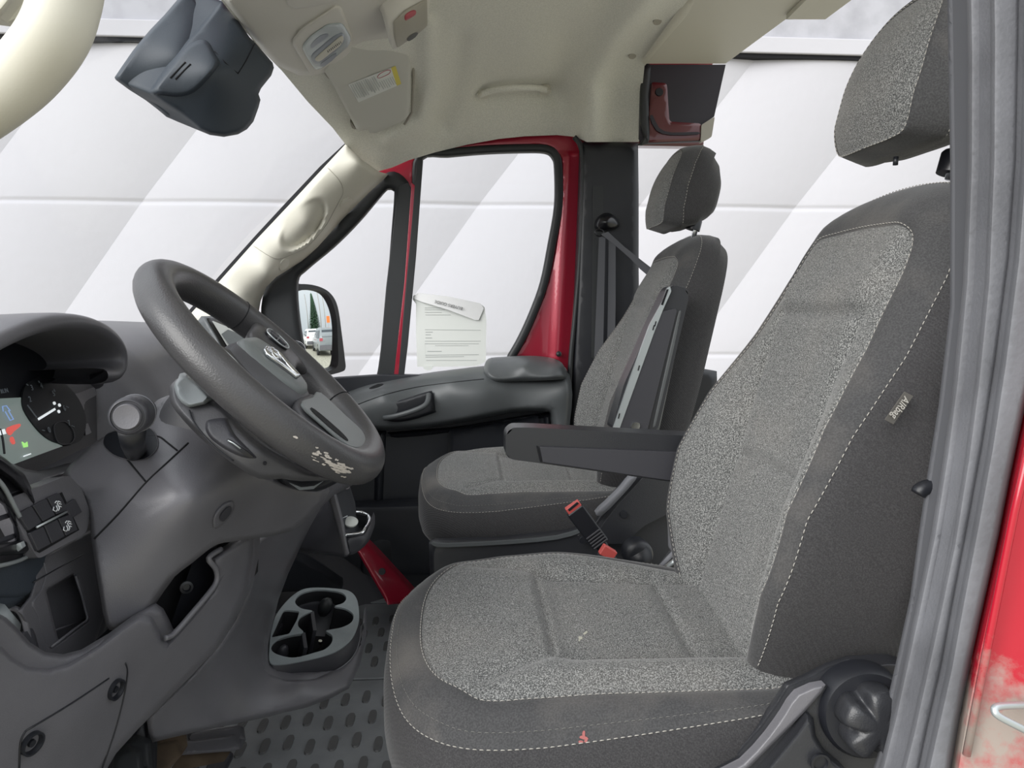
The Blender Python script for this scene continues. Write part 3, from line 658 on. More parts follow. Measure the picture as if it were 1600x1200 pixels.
# ---- paper notice on the door window
pn = empty('paper_notice', P(705,520,2.6), 'white printed sheet hung on the inside of the passenger door window', 'paper')
YP = TPS([(650,460,2.598),(755,476,2.598),(760,572,2.578),(650,572,2.578)])
shell('sheet', [(646,462),(655,458),(700,463),(750,474),(757,480),(760,500),(759,565),(745,572),(700,573),(652,573),(650,520),(650,475),(645,468)], YP, 'sticker', pn, 0.0006, step=12)
shell('folded_top', [(645,466),(652,458),(700,463),(752,475),(756,482),(748,500),(742,500),(700,484),(660,472)], lambda x,y: YP(x,y)-0.004-0.01*math.sin((x-645)/112*3.1), 'white_paint', pn, 0.0006, step=5)
shell('suction_cup', spl([(662,572),(676,572),(675,577),(669,579),(663,577)],2), lambda x,y: YP(x,y)-0.006, 'sticker', pn, 0.003, step=3)
def pline(x0,y0,x1,y1,hh,mat='ink_pale'):
    plane_shell('printed_line', [(x0,y0-hh),(x1,y1-hh),(x1,y1+hh),(x0,y0+hh)], P(700,520,YP(700,520)-0.0007), P(700,520,2.58)*0+Vector((0,-1,0.2))*1, mat, pn, 0.0002, 1, 0) 
PNrm = (P(650,460,YP(650,460))-P(650,572,YP(650,572))).cross(P(760,572,YP(760,572))-P(650,572,YP(650,572))).normalized()
lines = [(664,515,751,516,.35),(664,533,751,533,.35),(664,537,748,537,.35),(665,519,676,519,.5),(665,523,673,523,.5),(665,528,675,528,.5),(680,540,732,540,.3),(665,555,748,554,.4),(665,558,725,557,.4),(668,549,690,549,.5),(664,481,690,481,.4),(664,484,695,484,.4),(664,488,690,488,.4),(665,492,704,492,.4),(666,563,745,563,.3),(664,537,664,556,.3)]
parts = []
for x0,y0,x1,y1,h in lines:
    a = P(x0,y0,YP(x0,y0)-0.0006); bq = P(x1,y1,YP(x1,y1)-0.0006); V, F = cubevf((a+bq)/2, (bq-a)/2+Vector((0.0005,0,0)), Vector((0,0,h*0.0022)), Vector((0,-0.0002,0))); parts.append((V,F))
join_meshes('printed_lines', parts, 'ink_pale', pn, smooth=False)
ax = (P(684,472,2.6)-P(718,481,2.6)).normalized(); ay = ax.cross(Vector((0,-1,0))) ; ay = -ay if ay.z > 0 else ay
text('printed_heading', 'BUYERS GUIDE', P(701,476.5,YP(701,477)-0.0175), ax, ay, Vector((0,-1,0)), 0.0145, 'ink', pn)
# ================================================================ front seats
def radial(L, c, ang):
    L = np.array(L)-c; out = []
    A = L; B = np.roll(L,-1,0)
    for t in ang:
        d = np.array([math.cos(t), math.sin(t)]); nrm = np.array([-d[1], d[0]])
        sa = A@nrm; sb = B@nrm; best = 0
        for i in np.where((sa*sb) <= 0)[0]:
            if abs(sa[i]-sb[i]) < 1e-12: continue
            t_ = sa[i]/(sa[i]-sb[i]); r = (A[i]+(B[i]-A[i])*t_)@d
            if r > best: best = r
        out.append(best)
    return np.array(out)
def pillow(name, org, U, Vv, N, c, inner, outer, H, No, sides, mats, parent, NA=260, M=46, J=7, warp=None):
    """upholstered body: inner cloth field, band to the outer seam, side walls. sides: list of (scale, nfun)"""
    c = np.array(c, float); L = dens(outer, 0.01)
    angs = np.unwrap(np.arctan2(L[:,1]-c[1], L[:,0]-c[0])); 
    if angs[-1] < angs[0]: angs = -angs; 
    a0 = np.interp(np.linspace(0, len(L), NA, endpoint=False), np.arange(len(L)+1), np.append(angs, angs[0]+2*math.pi if angs[-1] > angs[0] else angs[0]-2*math.pi))
    ang = a0
    ri = radial(inner, c, ang); ro = radial(outer, c, ang)
    pos = lambda r, k: (c[0]+r*math.cos(ang[k]), c[1]+r*math.sin(ang[k]))
    rings = []; fm = []
    for i in range(1, M+1):
        f = i/M; rings.append([(*pos(ri[k]*f,k), None) for k in range(NA)])
    W3 = lambda u, v, n: Vector(org)+U*u+Vv*v+N*n
    out = []; mi = []
    for i, rg in enumerate(rings):
        out.append([W3(u, v, H(u,v)-(0.0022 if i == M-1 else 0)) for u, v, _ in rg]); mi.append(0)
    for j in range(1, J+1):
        f = j/J; rg = []
        for k in range(NA):
            u, v = pos(ri[k]+(ro[k]-ri[k])*f, k); uo, vo = pos(ro[k], k); ui, vi = pos(ri[k], k)
            hi = H(ui, vi); no = No(uo, vo); n = hi+(no-hi)*(f**1.9)+0.002*math.sin(math.pi*f)-(0.002 if j == J else 0)
            rg.append(W3(u, v, n))
        out.append(rg); mi.append(1)
    for sc, dn, nf in sides:
        rg = []
        for k in range(NA):
            uo, vo = pos(ro[k], k); u, v = pos(ro[k]*sc+dn, k); nv = nf(uo, vo, No(uo,vo))
            if warp: u, v = warp(u, v, nv)
            rg.append(W3(u, v, nv))
        out.append(rg); mi.append(2)
    V = [W3(c[0], c[1], H(c[0],c[1]))]; F = []; fm = []
    for rg in out: V += rg
    for k in range(NA): F.append((0, 1+k, 1+(k+1)%NA)); fm.append(0)
    for i in range(len(out)-1):
        for k in range(NA): a = 1+i*NA; F.append((a+k, a+NA+k, a+NA+(k+1)%NA, a+(k+1)%NA)); fm.append(mi[i+1])
    b = 1+(len(out)-1)*NA; V.append(sum(out[-1], Vector())/NA)
    for k in range(NA): F.append((b+k, b+(k+1)%NA, len(V)-1)); fm.append(2)
    o = mesh(name, V, F, mats, parent, fm=fm, sharp=None)
    nr = lambda rg, k: (rg[k]-(Vector(org)+U*c[0]+Vv*c[1])).normalized()
    return o, out, (M-1, M-1+J)
def sstep(a, b, x): t = min(max((x-a)/(b-a),0),1); return t*t*(3-2*t)
def interp(x, xs, ys): return float(np.interp(x, xs, ys))
def mirror2(L): return L + [(a,-b) for a, b in reversed(L) if abs(b) > 1e-6]

def build_seat(root, yc, side, hx=0.0, hs=1.0, px_=0.67, cz_=1.13):
    """side: +1 armrest on the far (inboard) side for the driver seat, -1 for the passenger seat"""
    # ---- cushion
    U = Vector((1,0,0)); Vv = Vector((0,1,0)); N = Vector((0,0,1)); org = Vector((0.16,yc+0.01,0)); X = lambda x: x-0.16
    inn = spl([(X(a),b) for a,b in mirror2([(-0.048,0),(-0.043,0.08),(-0.024,0.14),(0.010,0.178),(0.05,0.195),(0.20,0.200),(0.34,0.200),(0.40,0.194),(0.44,0.16),(0.45,0)])],4)
    out_ = spl([(X(a),b) for a,b in mirror2([(-0.090,0),(-0.085,0.09),(-0.064,0.165),(-0.025,0.215),(0.03,0.240),(0.12,0.247),(0.26,0.248),(0.38,0.243),(0.44,0.21),(0.465,0.13),(0.47,0)])],4)
    def line(px, py, ax, ay, bx, by):
        dx, dy = bx-ax, by-ay; t = max(0,min(1,((px-ax)*dx+(py-ay)*dy)/(dx*dx+dy*dy))); return math.hypot(px-ax-dx*t, py-ay-dy*t)
    def H(u, v):
        x = u+0.16; a = abs(v)
        pad = interp(x, [-0.09,-0.04,0.02,0.08,0.2,0.3,0.47], [0.478,0.493,0.504,0.508,0.505,0.505,0.50])
        cen = interp(x, [0.11,0.14,0.3,0.47], [0.503,0.494,0.486,0.482])
        f = sstep(0.095,0.165,a); pad -= 0.045*sstep(0.15,0.44,x)*sstep(0.06,0.2,v)
        pad += 0.010*sstep(0.03,0.2,x)*sstep(0.09,0.15,a)
        z = pad if x < 0.11 else cen+(pad-cen)*f
        if 0.11 <= x < 0.155: z = pad+(z-pad)*sstep(0.11,0.155,x)
        z -= 0.012*sstep(0.165,0.205,a)+0.004*(a/0.2)**2
        z += 0.10*v
        g = 0
        for seg, am, w in (((0.125,-0.12,0.125,0.12),0.008,0.007),((0.315,-0.125,0.315,0.125),0.009,0.008),((0.125,0.12,0.46,0.115),0.008,0.008),((0.125,-0.12,0.46,-0.115),0.006,0.008),((0.125,0.12,0.03,0.165),0.006,0.012),((0.125,-0.12,0.03,-0.165),0.006,0.012)):
            g = max(g, am*math.exp(-(line(x,v,*seg)/w)**2))
        return z-g
    No = lambda u, v: interp(u+0.16, [-0.09,0.0,0.1,0.26,0.38,0.47], [0.478,0.484,0.490,0.508,0.522,0.515])+0.10*v-0.030*sstep(0.05,0.24,v)-0.022*sstep(0.0,0.2,-v)-0.045*sstep(0.15,0.44,u+0.16)*sstep(0.06,0.2,v)
    sides = [(1.0,0.006,lambda u,v,n: n-0.012),(1.0,0.010,lambda u,v,n: n-0.04),(1.0,0.010,lambda u,v,n: n-0.08),(1.0,0.002,lambda u,v,n: 0.352),(0.96,0,lambda u,v,n: 0.335),(0.8,0,lambda u,v,n: 0.33)]
    cu, rings, (i1, i2) = pillow('cushion', org, U, Vv, N, (X(0.17),0), inn, out_, H, No, sides, ['cloth_grey','cloth_band','cloth_dark'], root)
    K = len(rings[0]); up = [Vector((0,0,1))]*(K+1)
    def ringpath(i, f=1.0, x_max=0.43):
        rg = rings[i]; r2 = rings[min(i+1,len(rings)-1)]; pts = [a.lerp(b, f) for a, b in zip(rg, r2)]
        return pts
    def split(pts, nr, cond):
        runs = []; cur = []; cn = []
        L = len(pts); st = next((k for k in range(L) if not cond(pts[k])), 0)
        for q in range(L+1):
            k = (st+q) % L
            if cond(pts[k]): cur.append(pts[k]); cn.append(nr[k])
            elif len(cur) > 3: runs.append((cur, cn)); cur = []; cn = []
            else: cur = []; cn = []
        return runs
    cond = lambda p: p.x < 0.425
    for i, mat, nn in ((i1, 'thread', up), (i2, 'thread', None), (i2-2, 'thread_dim', up)):
        pts = ringpath(i, 0.35 if i == i1 else (0.0 if i == i2 else 0.6))
        if nn is None: nn = [Vector((0,0,1))*0.7+(p-Vector((0.17,yc,p.z))).normalized()*0.7 for p in pts]
        for pp, qq in split(pts, nn, cond): dashes('stitching', pp, qq, mat, cu, w=0.0006 if mat == 'thread' else 0.0004)
    # ---- backrest
    T = math.radians(15.5); U = Vector((math.sin(T),0,math.cos(T))); N = Vector((-math.cos(T),0,math.sin(T))); org = Vector((0.378,yc,0.485))
    outer = spl(mirror2([(-0.03,0),(-0.03,0.11),(-0.015,0.150),(0.04,0.190),(0.12,0.226),(0.20,0.234),(0.29,0.228),(0.38,0.212),(0.47,0.195),(0.54,0.180),(0.595,0.155),(0.625,0.11),(0.635,0.05),(0.637,0)]),4)
    inner = spl(mirror2([(-0.02,0),(-0.02,0.10),(0.0,0.135),(0.05,0.170),(0.12,0.204),(0.20,0.211),(0.29,0.200),(0.37,0.176),(0.44,0.160),(0.50,0.152),(0.54,0.140),(0.56,0.11),(0.565,0.06),(0.567,0)]),4)
    nb = lambda s: interp(s, [-0.03,0,0.1,0.2,0.3,0.4,0.5,0.6], [0.005,0.018,0.05,0.056,0.036,0.0,-0.025,-0.04])
    no = lambda s: interp(s, [-0.03,0,0.1,0.2,0.3,0.4,0.5,0.6,0.64], [0.0,0.012,0.04,0.044,0.018,-0.025,-0.055,-0.072,-0.078])
    U = U*hs
    def H2(s, v):
        a = abs(v); w = 0.112
        e = interp(s, [-0.03,0.12,0.2,0.3,0.4,0.5,0.56], [0.15,0.205,0.21,0.198,0.165,0.15,0.14])
        f = sstep(w*0.9, max(e, w+0.02), a); h = nb(s)*f - 0.004*(1-min(a/w,1)**2)
        h -= 0.028*sstep(0.46,0.58,s)*(1-f)
        g = 0
        for seg, am, wd in (((0.445,-0.118,0.445,0.118),0.013,0.008),((0.225,-0.118,0.225,0.118),0.013,0.008),((0.445,0.118,0.0,0.115),0.014,0.009),((0.445,-0.118,0.0,-0.115),0.012,0.009)):
            g = max(g, am*math.exp(-(line(s,v,*seg)/wd)**2))
        return h-g
    No2 = lambda s, v: no(s) if abs(v) > 0.06 or s > 0.3 else 0.0
    def sd(base): return lambda u, v, n: n+(base-n)*1.0
    sides = [(1.0,0.004,lambda u,v,n: n-0.010),(1.0,0.008,lambda u,v,n: n-0.03),(1.0,0.008,lambda u,v,n: min(n-0.05,-0.08)),(1.0,0.002,lambda u,v,n: -0.125),(0.97,0,lambda u,v,n: -0.15),(0.85,0,lambda u,v,n: -0.158),(0.5,0,lambda u,v,n: -0.16)]
    bk, rings, (i1, i2) = pillow('backrest', org, U, Vv, N, (0.28,0), inner, outer, H2, No2, sides, ['cloth_grey','cloth_band','cloth_dark'], root)
    for i, mat, f in ((i1,'thread',0.35),(i2,'thread',0.1)):
        pts = ringpath(i, f); nn = [N*0.6+(p-(org+U*0.28)).normalized()*(0.2 if i == i1 else 0.6) for p in pts]
        for pp, qq in split(pts, nn, lambda p: p.z > 0.49): dashes('stitching', pp, qq, mat, bk, w=0.0006)
    # ---- headrest
    T = math.radians(14); U = Vector((math.sin(T),0,math.cos(T))); N = Vector((-math.cos(T),0,math.sin(T))); org = Vector((0.625+hx,yc,1.250))
    outer = spl(mirror2([(-0.105,0),(-0.103,0.07),(-0.090,0.105),(-0.035,0.120),(0.03,0.117),(0.085,0.098),(0.122,0.060),(0.132,0)]),4)
    inner = spl(mirror2([(-0.104,0),(-0.102,0.06),(-0.090,0.088),(-0.04,0.100),(0.03,0.097),(0.075,0.080),(0.095,0.045),(0.100,0)]),4)
    H3 = lambda s, v: 0.040-0.014*(abs(v)/0.1)**2.5-2.6*max(0,s+0.01)**2-0.016*max(0,(-s-0.05)/0.05)**1.5
    No3 = lambda s, v: interp(s, [-0.11,-0.06,0,0.06,0.1,0.132], [-0.030,-0.010,-0.004,-0.012,-0.026,-0.045])-0.008*(abs(v)/0.12)**2
    sides = [(1.0,0.003,lambda u,v,n: n-0.006),(1.0,0.005,lambda u,v,n: n-0.022),(1.0,0.003,lambda u,v,n: min(n-0.04,-0.05)),(0.96,0,lambda u,v,n: -0.075),(0.86,0,lambda u,v,n: -0.098),(0.68,0,lambda u,v,n: -0.112),(0.4,0,lambda u,v,n: -0.118)]
    warp = lambda u, v, n: (u+max(0,-n)*0.30*sstep(0.0,0.09,-u)-max(0,-n-0.03)*0.25*sstep(0.0,0.09,u), v)
    hr, rings, (i1, i2) = pillow('headrest', org, U, Vv, N, (0,0), inner, outer, H3, No3, sides, ['cloth_grey','cloth_band','cloth_dark'], root, NA=160, M=24, J=6, warp=warp)
    for i, mat, f in ((i1,'thread',0.4),(i2,'thread',0.3)):
        pts = ringpath(i, f); nn = [N*0.6+(p-org).normalized()*0.5 for p in pts]
        dashes('stitching', pts+[pts[0]], nn+[nn[0]], mat, hr, w=0.0007)
    for s in (-1,):
        q0 = Vector((px_,yc+s*0.062,1.16)); 
        tube('headrest_post', [q0+U*-0.06, q0+U*0.05], 0.0065, 'chrome', root, 14)
        disc('post_collar', Vector((px_-0.008,yc+s*0.062,cz_)), U, 0.019, 'gloss_black', root, prof=[(0.019,-0.02),(0.019,0.006),(0.016,0.010),(0.008,0.011)], n=20)
    # ---- plastic side covers, seat base
    for s in (-1, 1):
        y = yc+s*0.243
        prof = [(0.02,0.30),(0.06,0.335),(0.30,0.345),(0.33,0.40),(0.385,0.485),(0.43,0.535),(0.50,0.54),(0.545,0.50),(0.56,0.42),(0.54,0.30),(0.48,0.25),(0.05,0.25)]
        v = spl(rnd(prof, 0.02, 3), 1)
        plate('side_cover', [[(a,b) for a,b in v]], Vector((0,y-0.001+ (0.03 if s > 0 else -0.02),0)), Vector((1,0,0)), Vector((0,0,1)), Vector((0,-1,0)), 'seat_plastic', root, 0.028, 0.006)
    box('seat_base', (0.02,yc-0.20,0.02), (0.50,yc+0.20,0.33), 'black', root, 0.01)
    for s in (-1,1): box('seat_rail', (-0.02,yc+s*0.19-0.02,0.255), (0.52,yc+s*0.19+0.02,0.285), 'seat_plastic', root, 0.004)
    return org

# ---- driver seat
YS1 = 1.05; YS2 = 2.07
ds = empty('car_seat', (0.16, YS1, 0.0), 'large grey and black cloth driver seat nearest the camera with its armrest lowered', 'car seat', 'front cab seats')
build_seat(ds, YS1, 1, -0.012, 1.035, 0.668, 1.128)
cush = [c for c in ds.children if c.name.startswith('cushion')]
rs = random.Random(2)
def blob(cx, cy, rx, ry, n=9, a=0.0, seed=0):
    q = random.Random(seed); out = []
    for k in range(n):
        t = 2*math.pi*k/n; r_ = 0.6+0.5*q.random(); x, y = math.cos(t)*rx*r_, math.sin(t)*ry*r_; out.append((cx+x*math.cos(a)-y*math.sin(a), cy+x*math.sin(a)+y*math.cos(a)))
    return out
plastic('pink_smudge', (0.30,0.10,0.095), 0.9, 0); plastic('cream_smudge', (0.42,0.41,0.34), 0.9, 0)
mark('pink_mark', cush, [blob(912,1147,3,6,8,0,1), blob(912,1153,7,4,9,0.2,2), blob(908,1159,5,3.5,7,0,3), blob(915,1158,4,3,7,0,4)], 'pink_smudge', ds)
mark('cream_mark', cush, [blob(907,997,3.5,3,8,0,5), blob(914,990,5,2,8,-0.7,6), blob(905,1001,2,2,7,0,7)], 'cream_smudge', ds)
ps = empty('car_seat', (0.16, YS2, 0.0), 'grey and black cloth passenger seat beside the far door with its armrest raised', 'car seat', 'front cab seats')
build_seat(ps, YS2, -1, -0.045, 1.085, 0.640, 1.160)

# driver armrest (lowered, inboard side)
def shp(name, px, y0, y1, mat, root, sm=1, bev=0.006):
    return plane_shell(name, px, (0,y0,0), (0,-1,0), mat, root, y1-y0, sm, bev)
arm = shp('armrest', rnd([(790,678),(800,668),(830,668),(1100,682),(1100,757),(1042,752),(845,724),(800,718),(790,712)],10), 1.30, 1.355, 'seat_plastic', ds, 1, 0.012)
shp('armrest_side_plate', [(843,698),(1100,708),(1100,753),(1042,751),(848,723)], 1.294, 1.31, 'dash_dark', arm, 1, 0.002)
shp('armrest_groove', [(838,697),(841,697),(847,722),(844,722)], 1.2975, 1.31, 'void', arm, 1, 0)

# passenger armrest (raised, inboard side)
ra = shp('armrest', rnd([(1043,452),(1052,445),(1074,450),(1076,466),(1028,672),(955,672),(975,600),(1020,500)],8), 1.76, 1.82, 'seat_plastic', ps, 1, 0.010)
shp('armrest_side_plate', [(1033,487),(1056,482),(1058,486),(1012,672),(965,672),(1000,580)], 1.754, 1.77, 'dash_dark', ra, 1, 0.002)
shp('armrest_underside', rnd([(1043,450),(1047,447),(1049,455),(1036,484),(1022,520),(968,670),(958,670),(985,590),(1015,508),(1036,470)],2), 1.752, 1.76, 'silver', ra, 1, 0.001)
for a,b_ in ((1039,470),(1021,512),(1024,506),(998,575),(967,650)):
    shp('armrest_slot', [(a-1.5,b_+4),(a+0.5,b_-4),(a+2,b_-4),(a,b_+4)] if b_ > 480 else [(1033,476),(1042,452),(1045,452),(1036,477)], 1.7505, 1.753, 'void', ra, 1, 0)
shell('armrest_edge', spl([(1060,486),(1070,470),(1074,466),(1030,672),(1018,672)],1), [(1060,486,1.757),(1074,466,1.765),(1030,672,1.765),(1018,672,1.757)], 'door_mid', ra, 0.01, step=8, roll=0.004, rollw=4)
shp('armrest_clip', spl([(987,664),(991,660),(999,661),(999,670),(987,670)],2), 1.75, 1.755, 'chrome', ra, 1, 0)

# passenger inboard hinge cover
hc = shp('hinge_cover', rnd([(930,838),(945,815),(965,790),(990,762),(1010,740),(1040,700),(1075,690),(1075,790),(1040,805),(1006,822),(975,850),(940,850)],6), 1.775, 1.81, 'seat_plastic', ps, 1, 0.006)
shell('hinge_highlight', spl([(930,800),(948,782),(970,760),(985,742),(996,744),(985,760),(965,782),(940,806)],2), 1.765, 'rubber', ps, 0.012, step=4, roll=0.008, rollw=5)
disc('screw', P(975,804,1.772), (0,-1,0), 0.009, 'black', ps, 0.002); disc('screw', P(911,844,1.772), (0,-1,0), 0.009, 'black', ps, 0.002)
shell('lower_cover', spl([(670,850),(680,845),(780,842),(890,830),(925,818),(960,870),(960,960),(680,960),(672,900)],1), 1.79, 'seat_plastic', ps, 0.02, step=14, roll=0.012, rollw=8)
shell('cover_ridge', spl([(676,848),(700,850),(800,845),(870,838),(905,828),(905,833),(870,843),(800,850),(700,855),(678,853)],2), 1.783, 'door_mid', ps, 0.01, step=5)
tube('recliner_shaft', [P(1000,875,1.76), P(1000,870,1.68)], 0.028, 'black', ps, 20)
disc('recliner_knob', P(997,866,1.70), (0,-1,0), 0.032, 'black', ps, prof=[(0.034,-0.03),(0.034,0.006),(0.028,0.014),(0.018,0.016)], n=28)
# driver inboard bracket
br = shell('recline_bracket', spl([(1040,884),(1062,866),(1085,880),(1095,908),(1070,900)],1), 1.31, 'steel', ds, 0.004, step=8)
tube('bracket_bar', [P(1044,886,1.30), P(1064,868,1.30)], 0.004, 'silver', ds, 8)
tube('bracket_bar', [P(1032,886,1.32), P(1060,856,1.32)], 0.005, 'rubber', ds, 8)
shp('inboard_post', [(1046,790),(1060,790),(1066,870),(1048,862)], 1.34, 1.36, 'rubber', ds)

# driver outboard cover: arm shape with knob
def outc(name, loop, Y, mat, thick=0.02, roll=0.012, rw=10, step=8, sm=1, par=None): return shell(name, spl(loop, sm) if sm > 1 else loop, Y, mat, par or ds, thick, step=step, roll=roll, rollw=rw)
oc = TPS([(1150,1200,0.775),(1245,1085,0.775),(1310,1050,0.77),(1410,1050,0.79),(1400,1200,0.77),(1300,1230,0.765)])
outc('outer_side_cover', [(1120,1215),(1160,1195),(1200,1150),(1225,1115),(1243,1086),(1275,1073),(1310,1055),(1345,1043),(1390,1042),(1420,1060),(1440,1110),(1420,1260),(1100,1260),(1095,1225)], oc, 'seat_plastic', 0.03)
outc('cover_flange', [(1120,1213),(1160,1193),(1200,1150),(1225,1115),(1247,1084),(1290,1070),(1268,1100),(1240,1130),(1205,1165),(1170,1200),(1150,1216)], lambda x,y: oc(x,y)-0.008, 'dash', 0.01, 0.003, 5, step=5, sm=2)
outc('cover_arm', [(1170,1230),(1205,1190),(1243,1145),(1262,1118),(1271,1122),(1275,1150),(1290,1175),(1320,1200),(1340,1240),(1160,1250)], lambda x,y: oc(x,y)-0.018, 'seat_plastic', 0.02, 0.008, 8)
kn = P(1352,1112,0.765); kz = Vector((-0.10,-1,0.05)).normalized()
rings = []
for rr, hh in ((0.050,-0.01),(0.050,0.004),(0.047,0.010)):
    rings.append((rr, hh))
disc('knob_dial', kn, kz, 0.05, 'gloss_black' if False else 'black', ds, prof=[(0.050,-0.02),(0.050,0.004),(0.046,0.010),(0.02,0.011)], n=48)
# scalloped hand knob
n = 96; prof = [(0.0385,-0.005),(0.0385,0.022),(0.0375,0.032),(0.034,0.038),(0.022,0.040),(0.008,0.040)]
u = Vector((0,0,1)); u = (u-kz*u.dot(kz)).normalized(); w = kz.cross(u); rg = []
for rr, hh in prof:
    row = []
    for k in range(n):
        t = 2*math.pi*k/n; sc = 0.0
        for c_ in range(5):
            d = math.atan2(math.sin(t-(0.55+c_*2*math.pi/5)), math.cos(t-(0.55+c_*2*math.pi/5)))
            sc += math.exp(-(d/0.20)**2)
        depth = 0.011*sc*sstep(-0.002,0.02,hh)*sstep(0.015,0.03,rr)
        row.append(kn+kz*(hh-0.010*sc*sstep(0.02,0.035,rr)*(1 if hh > 0.03 else 0))+(u*math.cos(t)+w*math.sin(t))*(rr-depth))
    rg.append(row)
loft('recliner_knob', rg, 'seat_plastic', ds, sharp=None)
disc('screw', P(1282,1193,0.745), (0,-1,0), 0.0095, 'black', ds, prof=[(0.0105,-0.002),(0.0105,0.001),(0.008,0.001),(0.007,-0.003),(0.003,-0.003)])
# airbag tag
tagp = [(1414,612),(1427,619),(1396,663),(1383,656)]
tg = shell('airbag_tag', tagp, [(1414,612,0.812),(1427,619,0.812),(1396,663,0.795),(1383,656,0.793)], 'tag_cloth', ds, 0.0015, step=50)
a = P(1420,616,0.811); b_ = P(1390,660,0.793); ax = (b_-a).normalized(); ay = (P(1427,619,0.812)-P(1414,612,0.812)); ay = (ay-ax*ay.dot(ax)).normalized(); nn = ax.cross(ay); nn = nn if nn.dot(CAM-a) > 0 else -nn
text('tag_text', 'AIRbag', a.lerp(b_,0.5)+nn*0.0012, ax, ay, nn, 0.0115, 'thread', tg)
# recline lever peeking out behind the backrest
tube('belt_guide', [P(x,y,0.74) for x,y in spl([(1434,772),(1440,765),(1455,760),(1480,757),(1500,755)],3,False)], [0.007,0.0075,0.008,0.008,0.008,0.008,0.008,0.008,0.008,0.008,0.008,0.008,0.008], 'black', ds, 12)
# little clip under headrest
tube('headrest_button', [P(1400,245,1.02), P(1399,258,1.02)], 0.0035, 'black', ds, 8)
# red mark and stain on the cushion
shell('lipstick_mark', [(907,1147),(913,1143),(918,1150),(918,1158),(910,1163),(905,1158)], [(905,1147,0.818),(918,1150,0.818),(910,1163,0.814)], 'red_button', ds, 0.0005, step=20) if False else None

# buckle
bk = empty('seat_belt_buckle', P(925,830,1.62), 'black seat belt buckle with red release button between the two seats', 'seat belt buckle')
def bar(name, a, b_, w, t, mat, par, bev=0.004, yoff=0.0):
    a = Vector(a); b_ = Vector(b_); d = (b_-a); L = d.length/2; d.normalize(); s = Vector((0,1,0)); s = (s-d*s.dot(d)).normalized(); k = d.cross(s)
    V, F = cubevf((a+b_)/2, d*L, s*t/2, k*w/2); o = mesh(name, V, F, mat, par, sharp=35)
    q = o.modifiers.new('b','BEVEL'); q.width = bev; q.segments = 3; q.harden_normals = True; return o
yb = 1.60
bar('buckle_body', P(897,795,yb), P(938,850,yb), 0.040, 0.024, 'black', bk)
bar('release_button', P(893,788,yb), P(899,797,yb), 0.034, 0.020, 'red_plastic', bk, 0.002)
bar('buckle_slot', P(894.5,790,yb-0.0105), P(897,793,yb-0.0105), 0.026, 0.002, 'black', bk, 0.0005)
for k in range(5):
    t = 0.70+k*0.07; a = P(897,795,yb-0.0125).lerp(P(938,850,yb-0.0125), t); bar('ridge', a, a+(P(938,850,yb)-P(897,795,yb)).normalized()*0.004, 0.036, 0.006, 'dash_dark', bk, 0.0015)
bar('buckle_stalk', P(935,845,yb+0.004), P(970,900,yb+0.004), 0.026, 0.012, 'black', bk)
tube('buckle_anchor', [P(968,898,yb+0.006), Vector((0.40,1.68,0.30)), Vector((0.41,1.83,0.27))], 0.012, 'black', bk, 10)
b2 = empty('seat_belt_buckle', P(950,862,1.45), 'small red button end of the driver belt buckle just behind the driver cushion edge', 'seat belt buckle')
bar('release_button', P(945,870,1.46), P(954,856,1.46), 0.030, 0.018, 'red_plastic', b2, 0.002)
bar('buckle_body', P(940,890,1.46), P(947,868,1.46), 0.034, 0.022, 'black', b2, 0.003)
tube('buckle_anchor', [P(940,889,1.462), Vector((0.26,1.40,0.30)), Vector((0.27,1.27,0.27))], 0.012, 'black', b2, 10)
# ================================================================ dashboard
db = empty('dashboard', (-0.7, 1.55, 0.6), 'wide dark grey dashboard with instrument cluster and knee panels under the windshield', 'dashboard')
prof = [(-0.46,0.62),(-0.455,0.70),(-0.475,0.79),(-0.52,0.855),(-0.60,0.885),(-0.78,0.895),(-1.05,0.885),(-1.27,0.875),(-1.27,0.80),(-1.0,0.70),(-0.95,0.45),(-0.60,0.45),(-0.50,0.50)]
rings = []
prof2 = [(-0.485,0.60),(-0.50,0.67),(-0.62,0.69),(-0.64,0.80),(-0.67,0.868),(-0.78,0.892)]+prof[6:]
for y, s, dz in ((0.60,0.93,-0.03),(0.66,0.99,-0.01),(0.80,1.0,0),(1.168,1.0,0.0),(1.185,1.0,0.0),(1.30,1.0,0.006),(1.40,1.0,0.01),(1.60,1.02,0.02),(1.9,1.0,0.005),(2.3,0.99,-0.01),(2.47,0.97,-0.02),(2.54,0.90,-0.04)):
    rings.append([Vector((-0.95+(a+0.95)*s, y, b+dz)) for a, b in spl(prof2 if y < 1.175 else prof,4)])
loft('dash_body', rings, 'dash', db, sub=1)
# instrument hood: arch running forward from the driver
arch = spl([(-75,600),(-40,572),(0,548),(50,526),(100,516),(145,522),(174,540),(184,560),(177,573),(158,574)],4,False)
def archring(xp, dz, sc):
    out = []
    for p in arch:
        q = PX(p[0], p[1], -0.455); out.append(Vector((xp, 1.0+(q.y-1.0)*sc, q.z+dz)))
    return out
rings = []
for xp, dz, sc, th in ((-0.455,0,1,0),):
    pass
A0 = archring(-0.455,0,1.0)
def offs(R, d):
    out = []
    for i, p in enumerate(R):
        a = R[max(i-1,0)]; b_ = R[min(i+1,len(R)-1)]; t = (b_-a).normalized(); nrm = Vector((0,-t.z,t.y)); nrm = nrm if nrm.z > 0 or i > len(R)*0.75 else -nrm
        out.append(p+nrm*d)
    return out
def offs(R, d):
    out = []
    for i, p in enumerate(R):
        a = R[max(i-1,0)]; b_ = R[min(i+1,len(R)-1)]; t = (b_-a).normalized(); out.append(p+Vector((0,-t.z,t.y))*d)
    return out
def shift(R, dx, dz=0): return [p+Vector((dx,0,dz)) for p in R]
